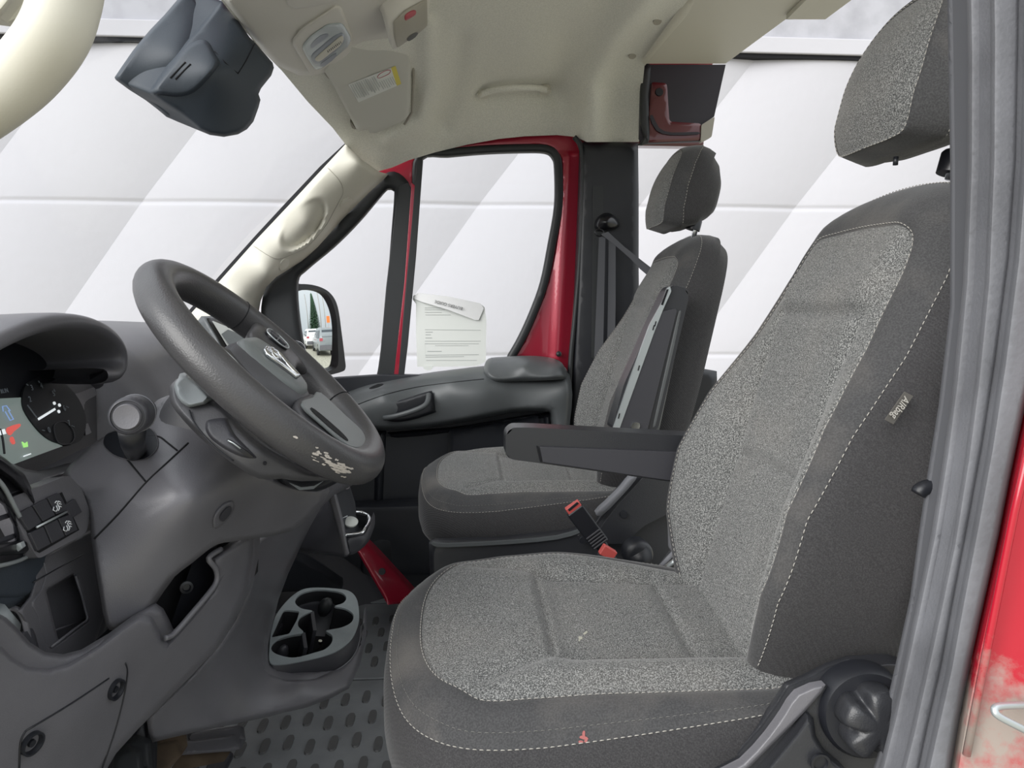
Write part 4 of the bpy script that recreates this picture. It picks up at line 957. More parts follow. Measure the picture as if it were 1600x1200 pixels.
hood = [shift(offs(A0,-0.004),-0.16,-0.010), shift(offs(A0,-0.002),-0.06,-0.004), offs(A0,0.0), shift(offs(A0,0.004),0.008), shift(offs(A0,0.014),0.010), shift(offs(A0,0.021),0.002), shift(offs(A0,0.022),-0.02,-0.001), shift(offs(A0,0.018),-0.10,0.0), shift(offs(A0,0.006),-0.20,-0.015)]
loft('cluster_hood', hood, 'dash', db, closed=False, caps=False, sub=1)
# cluster face
cp = Vector((-0.53,1.0,0.80)); cn = Vector((1,0,0.28)).normalized()
def cl(px, py, lift=0.0): q = cp+cn*lift; r = ray(px,py); return CAM+r*((q-CAM).dot(cn)/r.dot(cn))
def cshell(name, px, mat, par, lift, th=0.003, sm=1, bev=0.0): return plane_shell(name, px, cp, cn, mat, par, th, sm, bev, lift)
cf = cshell('cluster_face', [(-80,540),(0,530),(60,520),(120,530),(150,600),(152,690),(60,735),(0,760),(-80,790)], 'black', db, 0.0, 0.02)
cshell('display', [(-70,626),(34,621),(38,633),(43,646),(52,661),(64,675),(78,688),(98,697),(60,711),(20,726),(-70,752)], 'screen', cf, 0.002, 0.002)
dial = spl([(38,640),(36,615),(44,598),(64,590),(92,594),(118,616),(134,650),(130,682),(112,694),(84,690),(60,672)],4)
cshell('dial', dial, 'dial_black', cf, 0.004, 0.003)
cshell('dial_rim', [list(grow(spl([(85,668),(92,660),(104,660),(114,672),(116,685),(108,693),(92,691)],4),1)), spl([(85,668),(92,660),(104,660),(114,672),(116,685),(108,693),(92,691)],4)], 'dash_dark', cf, 0.0055, 0.001)
cu_ = (cl(107,635)-cl(85,641)).normalized(); cv_ = cn.cross(cu_); cv_ = -cv_ if cv_.z < 0 else cv_
for s, x, y in (('2',47,624),('3',50,606),('4',65,603),('5',84,615),('6',101,638),('7',108,661),('0',77,672)):
    text('dial_number', s, cl(x,y,0.0055), cu_, cv_, cn, 0.0105, 'dim_mark', cf)
text('gear_text', 'RUN', cl(7,611,0.003), cu_, cv_, cn, 0.0075, 'dim_mark', cf)
def cline(name, a, b_, w, mat, lift=0.006):
    A_ = cl(*a, lift); B_ = cl(*b_, lift); d = (B_-A_)/2; s = d.cross(cn).normalized()*w; V, F = cubevf((A_+B_)/2, d, s, cn*0.0005); return mesh(name, V, F, mat, cf, smooth=False)
cline('needle', (60,655), (86,639), 0.0014, 'lamp_white')
for x, y in ((85,630),(93,633),(92,643)): disc('needle_hub', cl(x,y,0.0055), cn, 0.0022, 'lamp_white', cf, 0.0008, n=12)
cline('dial_tick', (43,633), (57,652), 0.0006, 'dim_mark')
for a, b_ in (((41,600),(44,602)),((60,595),(62,598)),((84,608),(86,612)),((103,635),(107,637)),((112,665),(116,667)),((66,672),(70,673))): cline('dial_tick', a, b_, 0.0005, 'dim_mark')
for a, b_ in (((4,635),(10,634)),((4,635),(5,643)),((10,634),(16,642)),((8,643),(16,657)),((13,641),(21,655)),((16,657),(21,655))): cline('display_icon', a, b_, 0.0005, 'lamp_blue', 0.004)
cshell('warning_light', spl([(12,668),(30,662),(32,666),(22,674),(17,680),(12,676)],2), 'lamp_red', cf, 0.0035, 0.001)
cshell('warning_light', spl([(17,683),(21,683),(24,692),(21,694),(17,689)],2), 'lamp_red', cf, 0.0035, 0.001)
cshell('warning_light', [(35,690),(39,693),(43,690),(44,698),(38,699)], 'lamp_green', cf, 0.0035, 0.001)
cline('display_bar', (37,713), (48,709), 0.0007, 'lamp_white', 0.004)
cline('display_bar', (0,676), (8,674), 0.003, 'lamp_white', 0.004)
tube('display_curve', [cl(x,y,0.004) for x,y in spl([(0,670),(4,685),(6,700),(7,709)],3,False)], 0.0012, 'black', cf, 6)
# cluster side cheek
CK = TPS([(110,622,1.10),(145,607,1.17),(150,680,1.15),(130,692,1.08)])
shell('cluster_cheek', [(110,618),(128,612),(143,606),(147,620),(149,650),(146,672),(134,680),(132,660),(126,640),(120,628)], CK, 'dash', db, 0.01, step=6)
shell('cluster_corner', [(140,585),(160,580),(162,586),(156,604),(150,608),(140,600)], [(140,585,1.06),(162,586,1.10),(150,608,1.12)], 'dash_dark', db, 0.01, step=6)
# lip below cluster
LP = TPS([(-60,740,0.80),(0,730,0.88),(60,735,0.97),(107,730,1.03),(-60,800,0.76),(10,778,0.84),(60,755,0.90),(110,740,0.96)])
shell('cluster_sill', [(-80,730),(0,728),(25,738),(45,741),(70,736),(90,729),(104,727),(108,733),(106,740),(60,757),(12,778),(-80,810)], LP, 'dash', db, 0.02, step=6, roll=0.02, rollw=6)
# driver switch panel
SP = Vector((-0.425,0.85,0.72)); SN = Vector((1,-0.10,0.10)).normalized()
def sw(name, px, mat, par, lift, th=0.004, sm=1, bev=0.0012): return plane_shell(name, px, SP, SN, mat, par, th, sm, bev, lift)
spn = sw('switch_panel', rnd([(8,781),(108,742),(128,764),(141,800),(136,832),(60,874),(46,850)],8), 'dash', db, 0.0, 0.02, 1, 0.003)
sw('switch_recess', [(27,801),(97,769),(124,828),(62,864),(58,862)], 'void', spn, 0.0005, 0.001, 1, 0)
for q in ([(28,803),(50,791),(66,816),(46,829)], [(52,790),(73,779),(87,805),(68,815)], [(75,778),(93,770),(98,779),(107,797),(89,804)], [(101,790),(118,779),(129,800),(112,810)], [(47,833),(68,822),(80,850),(60,861)], [(70,821),(90,811),(102,838),(82,849)], [(92,810),(112,803),(122,828),(104,837)]):
    sw('switch_button', q, 'dash_dark', spn, 0.004, 0.004, 1, 0.001)
def pp(px, py, pt, nn): r = ray(px,py); return CAM+r*((pt-CAM).dot(nn)/r.dot(nn))
a = pp(57,824,SP+SN*0.005,SN); b_ = pp(104,800,SP+SN*0.005,SN); tube('switch_trim_bar', [a,b_], 0.0012, 'silver', spn, 6)
for cx, cy in ((89,790),(105,821)):
    for L in (((-5,2),(-6,7),(-2,9)),((-3,-4),(-1,-7),(2,-6),(0,-2)),((1,-2),(4,4),(2,8)),((-1,0),(1,5),(-1,9)),((2,-7),(6,-5)),((3,-3),(7,-2)),((4,1),(7,2))):
        tube('switch_icon', [pp(cx+x_,cy+y_,SP+SN*0.0048,SN) for x_,y_ in L], 0.0006, 'white_mark', spn, 5)
# side vent at the edge of frame
VB = TPS([(-80,700,0.66),(0,752,0.74),(40,830,0.80),(50,868,0.82),(0,890,0.74),(-80,900,0.66)])
shell('vent_housing', [[(-80,700),(-30,730),(3,756),(22,790),(40,828),(50,858),(46,872),(20,884),(-80,900)],[(-80,730),(-25,765),(5,790),(18,820),(22,845),(14,858),(-80,880)][::-1]], VB, 'gloss_black', db, 0.04, step=8, roll=0.02, rollw=8)
tube('vent_trim', [P(x,y,VB(x,y)-0.004) for x,y in spl([(-20,735),(3,757),(22,790),(40,828),(49,856),(45,868),(20,879),(-20,888)],5,False)], 0.0022, 'silver', db, 8)
shell('vent_inside', [(-80,720),(-20,750),(25,790),(30,870),(-80,890)], 0.80, 'void', db, 0.01, step=20)
for y in (770,806,842): shell('vent_slat', [(-60,y+22),(12,y-2),(15,y+3),(-60,y+28)], [(-60,y+22,0.70),(12,y-2,0.775),(15,y+3,0.775)], 'dash_dark', db, 0.02, step=20)
shell('vent_tab', [(22,852),(32,848),(35,856),(28,862)], 0.765, 'silver', db, 0.006, step=5)
shell('lower_housing', [(-80,895),(0,886),(30,880),(50,870),(56,880),(55,905),(46,932),(25,948),(0,956),(-80,960)], [(-80,895,0.67),(50,870,0.83),(46,932,0.82),(-80,960,0.67)], 'housing', db, 0.03, step=10, roll=0.02, rollw=10)
# middle panel with cubby hole
MP = TPS([(50,875,0.83),(135,838,0.95),(160,960,0.95),(60,1040,0.82),(0,960,0.75),(140,1000,0.92)])
cub = [(57,936),(60,930),(115,898),(119,900),(138,965),(136,970),(80,1012),(76,1010)]
shell('lower_dash_panel', [[(48,884),(56,876),(128,836),(140,836),(146,870),(156,920),(164,965),(150,1005),(120,1030),(80,1050),(40,1050),(48,1010),(40,975),(28,955),(46,932),(54,905)], cub], MP, 'dash', db, 0.02, step=7, roll=0.006, rollw=5)
CB = lambda x, y: MP(x,y)+0.05
shell('cubby_back', [(50,930),(120,890),(150,970),(75,1025)], CB, 'dash', db, 0.01, step=14)
for i in range(4):
    q = [cub[1], cub[2], cub[4], cub[6]]; a = q[i]; c_ = q[(i+1)%4]
    V = [P(*a,MP(*a)+0.004), P(*c_,MP(*c_)+0.004), P(*c_,MP(*c_)+0.05), P(*a,MP(*a)+0.05)]; V, F = extr(V, [(0,1,2,3)], lambda v: v+Vector((0.001,0.002,0.001)))
    mesh('cubby_wall', V, F, 'dash', db, smooth=False)
tube('cubby_edge', [P(x,y,MP(x,y)-0.0008) for x,y in ((118,900),(128,930),(137,964),(135,970),(115,984),(80,1011))], 0.0016, 'dash', db, 6)
tube('cubby_edge', [P(x,y,MP(x,y)+0.03) for x,y in ((76,988),(100,980),(134,968))], 0.0014, 'dash', db, 6)
tube('panel_seam', [P(x,y,MP(x,y)-0.0008) for x,y in ((52,910),(90,888),(130,866))], 0.0008, 'black', db, 5)
# bonnet release recess at lower left
shell('release_recess', [(-80,950),(0,952),(25,948),(40,965),(50,1000),(55,1030),(48,1045),(-80,1045)], 0.86, 'black', db, 0.01, step=20)
tube('recess_edge', [P(x,y,0.80) for x,y in spl([(10,950),(26,952),(38,968),(45,1000),(53,1028),(50,1038),(44,1040)],4,False)], 0.003, 'dash', db, 8)
shell('release_lever', rnd([(10,1010),(30,990),(36,992),(46,1030),(42,1038),(20,1045)],4), [(10,1010,0.76),(36,990,0.79),(42,1038,0.78)], 'dash_dark', db, 0.02, step=6, roll=0.006, rollw=4)
shell('release_mark', [(28,1020),(33,1017),(34,1023),(30,1025)], [(28,1020,0.768),(33,1017,0.772),(30,1025,0.77)], 'white_mark', db, 0.001, step=5)
tube('release_rod', [P(-10,960,0.74), P(12,985,0.76)], 0.012, 'pale_grey', db, 12)

# column-side fascia
CF = TPS([(98,742,0.92),(150,690,0.97),(185,665,0.98),(232,636,0.99),(262,618,1.0),(300,690,0.94),(400,745,0.98),(500,772,1.12),(470,830,1.10),(395,840,1.02),(330,850,0.93),(265,905,0.90),(200,960,0.88),(150,900,0.86),(135,830,0.88),(230,800,0.865),(300,780,0.87),(350,800,0.93)])
fc = shell('column_fascia', spl([(98,742),(125,712),(150,690),(185,668),(215,646),(235,634),(262,618),(300,640),(340,690),(400,735),(470,760),(500,762),(512,772),(492,800),(455,830),(395,842),(350,848),(330,856),(300,880),(265,908),(232,955),(222,962),(180,985),(165,975),(156,930),(148,880),(142,838),(138,800),(120,765)],2), CF, 'dash', db, 0.02, step=8, roll=0.02, rollw=8, sharp=60)
for L in ([(112,1),(1,1)],): pass
for L in ([(147,842),(185,803),(228,754),(262,722),(294,692)], [(196,715),(210,732),(227,752)], [(232,682),(248,682),(262,692),(277,704)]):
    tube('fascia_seam', [P(x,y,CF(x,y)-0.0006) for x,y in spl(L,4,False)], 0.0011, 'void', db, 5)
# stalk well: flat black plate, the shade of the recess put into its colour
wl_ = spl([(162,692),(166,680),(180,674),(205,668),(228,668),(240,676),(246,692),(240,706),(226,716),(205,718),(182,712),(168,702)],4)
shell('stalk_well_shade', wl_, lambda x,y: CF(x,y)-0.002, 'black', db, 0.004, step=6)
shell('stalk_collar', [list(grow(wl_,2)), wl_], lambda x,y: CF(x,y)-0.005, 'dash', db, 0.006, step=4, roll=0.004, rollw=3)
# ignition bezel low on the column
shell('lock_bezel', spl([(332,812),(338,798),(350,786),(362,782),(367,788),(364,800),(354,814),(342,824),(334,826)],3), lambda x,y: CF(x,y)-0.006, 'dash', db, 0.01, step=4, roll=0.006, rollw=4)
shell('lock_face', spl([(344,808),(350,798),(358,792),(361,798),(356,808),(348,815)],3), lambda x,y: CF(x,y)-0.010, 'dash_dark', db, 0.004, step=3)

# knee panel
KP = TPS([(0,1010,0.70),(150,1000,0.80),(225,958,0.86),(0,1200,0.70),(160,1200,0.84),(250,1090,0.92),(340,1010,1.0),(392,900,1.06),(392,832,1.06),(330,905,0.96),(262,998,0.90),(100,1120,0.76)])
kl = [(-70,960),(-20,985),(0,1003),(20,1025),(45,1040),(75,1043),(105,1035),(150,1008),(190,978),(214,962),(228,958),(240,966),(250,984),(256,998),(262,1001),(300,958),(330,922),(338,905),(336,890),(326,874),(340,864),(392,830),(398,850),(396,880),(386,925),(365,970),(340,1012),(300,1055),(270,1085),(245,1110),(215,1140),(170,1190),(140,1240),(-70,1260)]
kb = shell('knee_panel', kl, KP, 'dash', db, 0.03, step=8, roll=0.022, rollw=10, sharp=60)
shell('knee_void', [(150,1000),(225,930),(265,900),(330,850),(400,830),(398,900),(330,950),(255,1040)], lambda x,y: KP(x,y)+0.09, 'void', db, 0.02, step=20)
shell('inner_bracket', [(262,990),(300,880),(335,850),(335,920)], lambda x,y: KP(x,y)+0.06, 'black', db, 0.01, step=20)
for x, y in ((291,917),(226,946)): disc('screw', P(x,y,KP(x,y)+0.055), (0.5,-1,0), 0.007, 'black', db, prof=[(0.008,0),(0.008,0.003),(0.005,0.004),(0.004,0.001)])
tube('arm_edge', [P(x,y,KP(x,y)-0.002) for x,y in spl([(258,997),(272,990),(302,956),(331,921),(339,905),(337,889),(326,872),(345,858)],4,False)], 0.0035, 'dash', db, 8)
for x, y in ((180,1077),(49,1161)):
    disc('panel_screw', P(x,y,KP(x,y)-0.001), snrm(KP,x,y), 0.011, 'black', db, prof=[(0.0115,-0.004),(0.0115,0.004),(0.0095,0.004),(0.008,-0.002),(0.004,-0.002),(0.0035,0.002),(0,0.002)], n=24)
for L in ([(40,1142),(110,1100),(170,1060)], [(196,1036),(199,1050),(194,1085),(180,1140),(160,1200)], [(30,1200),(32,1160),(40,1142)]):
    tube('panel_seam', [P(x,y,KP(x,y)-0.0004) for x,y in spl(L,4,False)], 0.0010, 'black', db, 5)

# touchscreen on the middle of the dash
ts = empty('touchscreen', P(360,520,1.55), 'small touchscreen, its bright reflection painted on in pale colours, standing on the dashboard behind the steering wheel', 'screen')
shell('screen_frame', rnd([(322,497),(334,497),(395,522),(410,560),(356,556)],3), [(322,497,1.55),(410,560,1.62),(356,556,1.50),(395,522,1.64)], 'gloss_black', ts, 0.02, step=20)
shell('screen_glass', rnd([(331,501),(392,526),(402,556),(362,552)],2), [(322,497,1.545),(410,560,1.615),(356,556,1.495),(395,522,1.635)], 'sticker', ts, 0.003, step=20)  # pale glass and grey face paint the reflection into the screen colour
shell('screen_face', spl([(346,522),(356,515),(392,528),(400,555),(366,550)],1), [(322,497,1.541),(410,560,1.611),(356,556,1.491),(395,522,1.631)], 'pale_grey', ts, 0.002, step=20)
shell('screen_pod', spl([(296,515),(310,500),(322,497),(356,556),(350,565),(320,560)],2), [(296,515,1.60),(322,497,1.56),(356,556,1.51),(320,560,1.55)], 'door_mid', ts, 0.06, step=8, roll=0.01, rollw=6)
vr = empty('air_vent', P(466,547,2.3), 'round silver rimmed air vent at the far end of the dashboard', 'air vent')
disc('vent_ring', P(462,548,2.30), (0.5,-1,0.1), 0.028, 'chrome', vr, prof=[(0.030,-0.02),(0.030,0.0),(0.028,0.003),(0.026,0)], n=28)
disc('vent_core', P(462,548,2.299), (0.5,-1,0.1), 0.025, 'black', vr, 0.003)

# ================================================================ centre console with cup holder
cc = empty('centre_console', (-0.35, 1.4, 0.2), 'dark grey centre console panel sweeping down beside the driver footwell', 'centre console')
CS = TPS([(235,1155,1.12),(300,1060,1.12),(385,930,1.17),(400,850,1.15),(470,800,1.28),(545,735,1.42),(500,790,1.36),(455,870,1.40),(425,960,1.42),(416,1030,1.36),(470,1070,1.33),(540,1080,1.38),(568,1010,1.50),(568,960,1.55),(480,1105,1.31),(330,1140,1.17)])
csl = [(385,930),(397,880),(398,846),(430,826),(480,790),(510,755),(560,720),(575,745),(520,775),(500,795),(480,830),(462,868),(445,905),(430,945),(420,985),(416,1020),(419,1040),(428,1052),(450,1060),(490,1058),(530,1040),(555,1012),(566,985),(569,955),(570,1000),(562,1040),(545,1076),(515,1092),(480,1105),(400,1124),(330,1139),(280,1150),(238,1160),(232,1145),(229,1122),(245,1104),(270,1080),(300,1052),(340,1008),(368,968)]
shell('console_side', csl, CS, 'dash', cc, 0.03, step=8, roll=0.02, rollw=8, sharp=60)
# cup holder tray: top surface plane
TN = Vector((0.25,-0.30,1)).normalized(); TP_ = P(490,985,1.46)
def tr(name, px, mat, par, lift, th, sm=1, bev=0.0015): return plane_shell(name, px, TP_, TN, mat, par, th, sm, bev, lift)
ch = empty('cup_holder', P(490,1000,1.45), 'pale edged cup holder tray at the foot of the centre console', 'cup holder')
outl = spl([(421,1010),(424,985),(432,960),(450,937),(470,922),(490,918),(520,919),(545,923),(557,935),(561,955),(560,975),(550,998),(530,1015),(505,1025),(470,1033),(440,1038),(422,1035)],4)
cups = spl([(461,940),(470,928),(490,922),(512,922),(534,926),(541,934),(536,942),(523,947),(540,951),(552,960),(549,972),(534,980),(514,984),(510,986),(519,993),(518,1004),(508,1014),(490,1020),(462,1027),(442,1025),(426,1018),(425,1008),(436,998),(455,992),(474,988),(466,978),(468,966),(480,958),(488,954),(470,950)],4)
cub2 = rnd([(443,954),(449,953),(468,955),(464,968),(452,990),(424,996)],3)
tray = tr('tray_top', [outl, cups, cub2], 'tray_pale', ch, 0.0, 0.006, 1, 0.002)
def well(name, L, depth, mat, par):
    rings = []
    L = np.array(L); c_ = L.mean(0)
    for s, d in ((1.0,0.0),(0.995,-0.004),(0.985,-0.02),(0.95,-depth),(0.6,-depth-0.002),(0.1,-depth-0.002)):
        rings.append([pp(c_[0]+(p[0]-c_[0]),c_[1]+(p[1]-c_[1]),TP_,TN) for p in L])
    base = rings[0]; cc_ = sum(base, Vector())/len(base); out = []
    for s, d in ((1.02,-0.003),(1.0,-0.004),(0.985,-0.02),(0.95,-depth),(0.6,-depth-0.002),(0.1,-depth-0.002)): out.append([cc_+(p-cc_)*s+TN*d for p in base])
    return loft(name, out, mat, par, caps=False)
well('cup_well', cups, 0.085, 'void', ch); well('coin_well', cub2, 0.06, 'void', ch)
# divider walls and rubber grips
for (x0,y0),(x1,y1) in (((488,955),(492,985)),((474,988),(478,1012))):
    a = pp(x0,y0,TP_-TN*0.002,TN); b_ = pp(x1,y1,TP_-TN*0.002,TN); d = (b_-a); V, F = cubevf((a+b_)/2-TN*0.03, d/2, TN*0.03, d.cross(TN).normalized()*0.0035); mesh('cup_divider', V, F, 'dash_dark', ch, smooth=False)
q = pp(508,948,TP_-TN*0.012,TN)
loft('cup_grip', [[q+Vector((math.cos(t)*r_,math.sin(t)*r_,0))+TN*h for t in [2*math.pi*k/20 for k in range(20)]] for r_, h in ((0.003,0.022),(0.010,0.018),(0.0145,0.006),(0.014,-0.010),(0.008,-0.022),(0.002,-0.025))], 'rubber_dark', ch)
for x, y in ((440,1020),(533,968)):
    q = pp(x,y,TP_-TN*0.04,TN); loft('cup_grip', [[q+Vector((math.cos(t)*r_,math.sin(t)*r_,0))+TN*h for t in [2*math.pi*k/16 for k in range(16)]] for r_, h in ((0.003,0.02),(0.010,0.014),(0.014,-0.004),(0.014,-0.02))], 'dash_dark', ch)
q = pp(500,1003,TP_-TN*0.03,TN); disc('cup_clip', q, TN, 0.004, 'chrome', ch, 0.003, n=12)
# body below the tray
base = [pp(x,y,TP_,TN) for x,y in outl]; c_ = sum(base, Vector())/len(base); rings = []
for s, d, dx in ((1.0,-0.002,0),(1.015,-0.010,0),(1.02,-0.030,0),(0.99,-0.034,0),(1.0,-0.040,0),(0.96,-0.06,-0.01),(0.86,-0.085,-0.02),(0.5,-0.10,-0.03),(0.2,-0.10,-0.04)): rings.append([c_+(p-c_)*s+Vector((dx,0,d)) for p in base])
loft('tray_body', rings, 'dash_dark', ch, caps=False)
tube('tray_trim', [c_+(p-c_)*1.012+Vector((0,0,-0.036)) for p in base], 0.0015, 'rubber', ch, 6, closed=True)

# gear shifter housing on the console flank
gs = empty('gear_shifter', P(540,820,1.5), 'black gear shifter housing with silver rimmed gate beside the steering wheel', 'gear shifter')
GS = [(455,850,1.50),(510,765,1.44),(545,868,1.42),(480,860,1.46),(525,765,1.43)]
shell('housing_side', [(452,862),(458,845),(478,818),(500,798),(506,785),(508,762),(516,760),(545,868),(538,871),(520,868),(470,862)], GS, 'dash_dark', gs, 0.08, step=8, roll=0.012, rollw=6)
shell('housing_strip', [(511,772),(523,768),(534,810),(545,866),(538,869),(526,820)], TPS([(511,772,1.425),(523,768,1.42),(545,866,1.41),(538,869,1.415)]), 'dash', gs, 0.01, step=6, roll=0.004, rollw=3)
shell('silver_cap', [(508,762),(514,756),(527,759),(525,769),(512,772)], [(508,762,1.422),(527,759,1.415),(512,772,1.42)], 'silver', gs, 0.01, step=6)
shell('gate_panel', [(524,766),(545,764),(553,790),(556,815),(560,836),(542,838),(532,800)], [(524,766,1.45),(545,764,1.50),(560,836,1.46),(542,838,1.43)], 'door_dark', gs, 0.02, step=8)
shell('gate_box', spl([(540,838),(568,834),(579,812),(581,830),(576,846),(562,860),(546,868),(542,855)],2), TPS([(540,838,1.42),(568,834,1.44),(580,815,1.50),(560,862,1.43),(546,868,1.42)]), 'dash_dark', gs, 0.06, step=5, roll=0.01, rollw=5)
tube('gate_rim', [P(x,y,Y) for x,y,Y in spl([(552,800,1.52),(565,801,1.53),(575,806,1.52),(577,813,1.50),(571,824,1.46),(566,832,1.44),(552,835,1.43),(539,836,1.42)],4,False)], 0.003, 'chrome', gs, 8)
shell('gate_floor', [(540,834),(552,802),(574,806),(568,831)], 1.49, 'void', gs, 0.01, step=12)
disc('shift_knob', P(548,815,1.45), (0.2,-0.5,1), 0.013, 'sticker', gs, prof=[(0.013,-0.003),(0.014,0.001),(0.009,0.005),(0,0.006)], n=20)
tube('shift_stem', [P(549,818,1.46), P(550,834,1.47)], 0.004, 'silver', gs, 10)
tube('gate_mark', [P(x,y,1.43) for x,y in ((532,803),(534,810),(543,806))], 0.0009, 'white_mark', gs, 5)

# footwell wedge and dark carpet beyond the console
fw = empty('wall_footwell', (-0.45,2.2,0), 'dark moulded footwell lining ahead of the passenger seat', kind='structure')
shell('lining', [(380,840),(470,858),(545,862),(575,885),(590,918),(600,935),(570,950),(400,960),(380,900)], [(380,840,2.35),(575,885,2.50),(600,935,2.42),(400,960,2.2)], 'dash_dark', fw, 0.05, step=14)
shell('lining_lower', [(400,860),(470,872),(500,890),(532,912),(533,922),(440,925),(400,940)], [(400,860,2.05),(533,912,2.30),(440,925,2.15)], 'door_dark', fw, 0.05, step=14, roll=0.02, rollw=6)
shell('glovebox', [(395,700),(520,760),(585,790),(590,850),(470,860),(395,840)], 2.30, 'black', fw, 0.05, step=20) if False else None

# lower left clutter under the dash
ft = empty('foot_rest', (-0.4,1.0,0.02), 'worn dusty plastic foot rest under the console', 'foot rest')
box('rest_block', P(300,1180,1.38)+Vector((0,0,-0.08)), P(366,1156,1.50)+Vector((0,0,-0.02)), 'dash_dark', ft, 0.01)
plastic('dusty', (0.14,0.10,0.065), 0.8, 0.5, 120, mott=0.6)
shell('rest_pad', [(236,1162),(280,1154),(284,1180),(262,1205),(240,1240),(228,1240)], [(236,1162,1.25),(280,1154,1.28),(240,1240,1.17)], 'dusty', ft, 0.03, step=8, roll=0.01, rollw=6)
shell('rest_ledge', [(281,1158),(366,1147),(374,1150),(377,1170),(360,1174),(284,1180)], [(281,1158,1.29),(374,1150,1.36),(284,1180,1.27),(377,1170,1.34)], 'dash', ft, 0.03, step=8, roll=0.01, rollw=5)
shell('rest_dirt', [(283,1178),(362,1172),(350,1190),(300,1200),(268,1220),(262,1210)], [(283,1178,1.30),(362,1172,1.36),(262,1210,1.25)], 'dusty', ft, 0.02, step=8)
shell('pedal_bracket', [(150,1240),(200,1165),(222,1115),(232,1128),(235,1160),(232,1240)], [(150,1240,1.10),(222,1115,1.16),(232,1240,1.12)], 'black', ft, 0.03, step=12, roll=0.01, rollw=8)
shell('pedal_arm', spl([(172,1225),(178,1180),(200,1165),(222,1172),(226,1225)],1), [(172,1225,1.04),(222,1172,1.08),(226,1225,1.04)], 'rubber_dark', ft, 0.03, step=8, roll=0.015, rollw=10)

# ================================================================ steering wheel
sw_c = Vector((-0.243, YS1-0.01, 0.846)); ea = Vector((0.292,0,-0.284)).normalized(); eb = Vector((0,1,0)); en = Vector((0.284,0,0.292)).normalized()
stw = empty('steering_wheel', sw_c, 'black steering wheel with worn scratched rim and chrome hub emblem', 'steering wheel')
def wp(a, b_, n_=0.0): return sw_c+ea*a+eb*b_+en*n_
NR = 120; rings = []
for i in range(NR+1):
    t = 2*math.pi*i/NR; Rr = 0.181 - 0.010*max(0,math.cos(t))**8
    ctr = wp(math.cos(t)*Rr, math.sin(t)*Rr); rad = ea*math.cos(t)+eb*math.sin(t)
    th = 1.0+0.08*math.cos(t*2)
    rings.append([ctr+rad*math.cos(q)*0.0225*th+en*math.sin(q)*0.0235 for q in [2*math.pi*k/24 for k in range(24)]])
rim = loft('rim', rings, 'wheel', stw, caps=False)
# thumb seams
for t in (math.radians(128), math.radians(62)):
    Rr = 0.181; ctr = wp(math.cos(t)*Rr, math.sin(t)*Rr); rad = ea*math.cos(t)+eb*math.sin(t)
    tube('rim_seam', [ctr+rad*math.cos(q)*0.0226+en*math.sin(q)*0.0237 for q in [2*math.pi*k/24 for k in range(24)]], 0.0007, 'void', stw, 5, closed=True)
# hub: rounded pad
def wring(L, n_): return [wp(a,b_,n_) for a, b_ in L]
hubL = spl([(-0.062,0),(-0.058,0.045),(-0.040,0.070),(0.0,0.078),(0.035,0.066),(0.058,0.040),(0.066,0),(0.058,-0.040),(0.035,-0.066),(0.0,-0.078),(-0.040,-0.070),(-0.058,-0.045)],4)
def scl(L, s, da=0): return [(a*s+da,b_*s) for a, b_ in L]
rings = [wring(scl(hubL,0.85),-0.060), wring(scl(hubL,1.0),-0.04), wring(scl(hubL,1.04),-0.018), wring(scl(hubL,1.0),-0.003), wring(scl(hubL,0.92),0.006), wring(scl(hubL,0.75),0.012), wring(scl(hubL,0.5),0.016), wring(scl(hubL,0.2),0.018)]
hb = loft('hub', rings, 'hub', stw)
lidL = spl([(-0.050,0),(-0.046,0.036),(-0.02,0.054),(0.02,0.050),(0.046,0.030),(0.052,0),(0.046,-0.030),(0.02,-0.050),(-0.02,-0.054),(-0.046,-0.036)],4)
lid = loft('hub_cover', [wring(scl(lidL,1.06,-0.004),0.003), wring(scl(lidL,1.05,-0.004),0.011), wring(scl(lidL,0.95,-0.004),0.017), wring(scl(lidL,0.7,-0.004),0.0205), wring(scl(lidL,0.3,-0.004),0.022)], 'hub_pale', stw)
# emblem: shield with ram-like curved horns outline in chrome
em = empty('emblem', (0,0,0)); em.parent = stw; em['label'] = 'chrome emblem'
def et(L, r_): tube('emblem_stroke', [wp(0.0+a*1.3,b_*1.3-0.012,0.0236) for a,b_ in spl(L,5,False)], r_, 'chrome', em, 8)
et([(0.022,-0.004),(0.006,-0.010),(-0.010,-0.020),(-0.018,-0.012),(-0.012,-0.004),(-0.004,-0.008)], 0.0032)
et([(0.022,0.004),(0.006,0.010),(-0.010,0.020),(-0.018,0.012),(-0.012,0.004),(-0.004,0.008)], 0.0032)
et([(-0.016,-0.010),(-0.020,0.0),(-0.016,0.010)], 0.0028)
plate('emblem_base', [spl([(-0.026,0.0),(-0.022,0.018),(0.0,0.022),(0.02,0.012),(0.030,0),(0.02,-0.012),(0.0,-0.022),(-0.022,-0.018)],4)], wp(0.0,-0.012,0.0222), ea, eb, en if ea.cross(eb).dot(en) > 0 else en, 'hub', em, 0.003, 0.001)
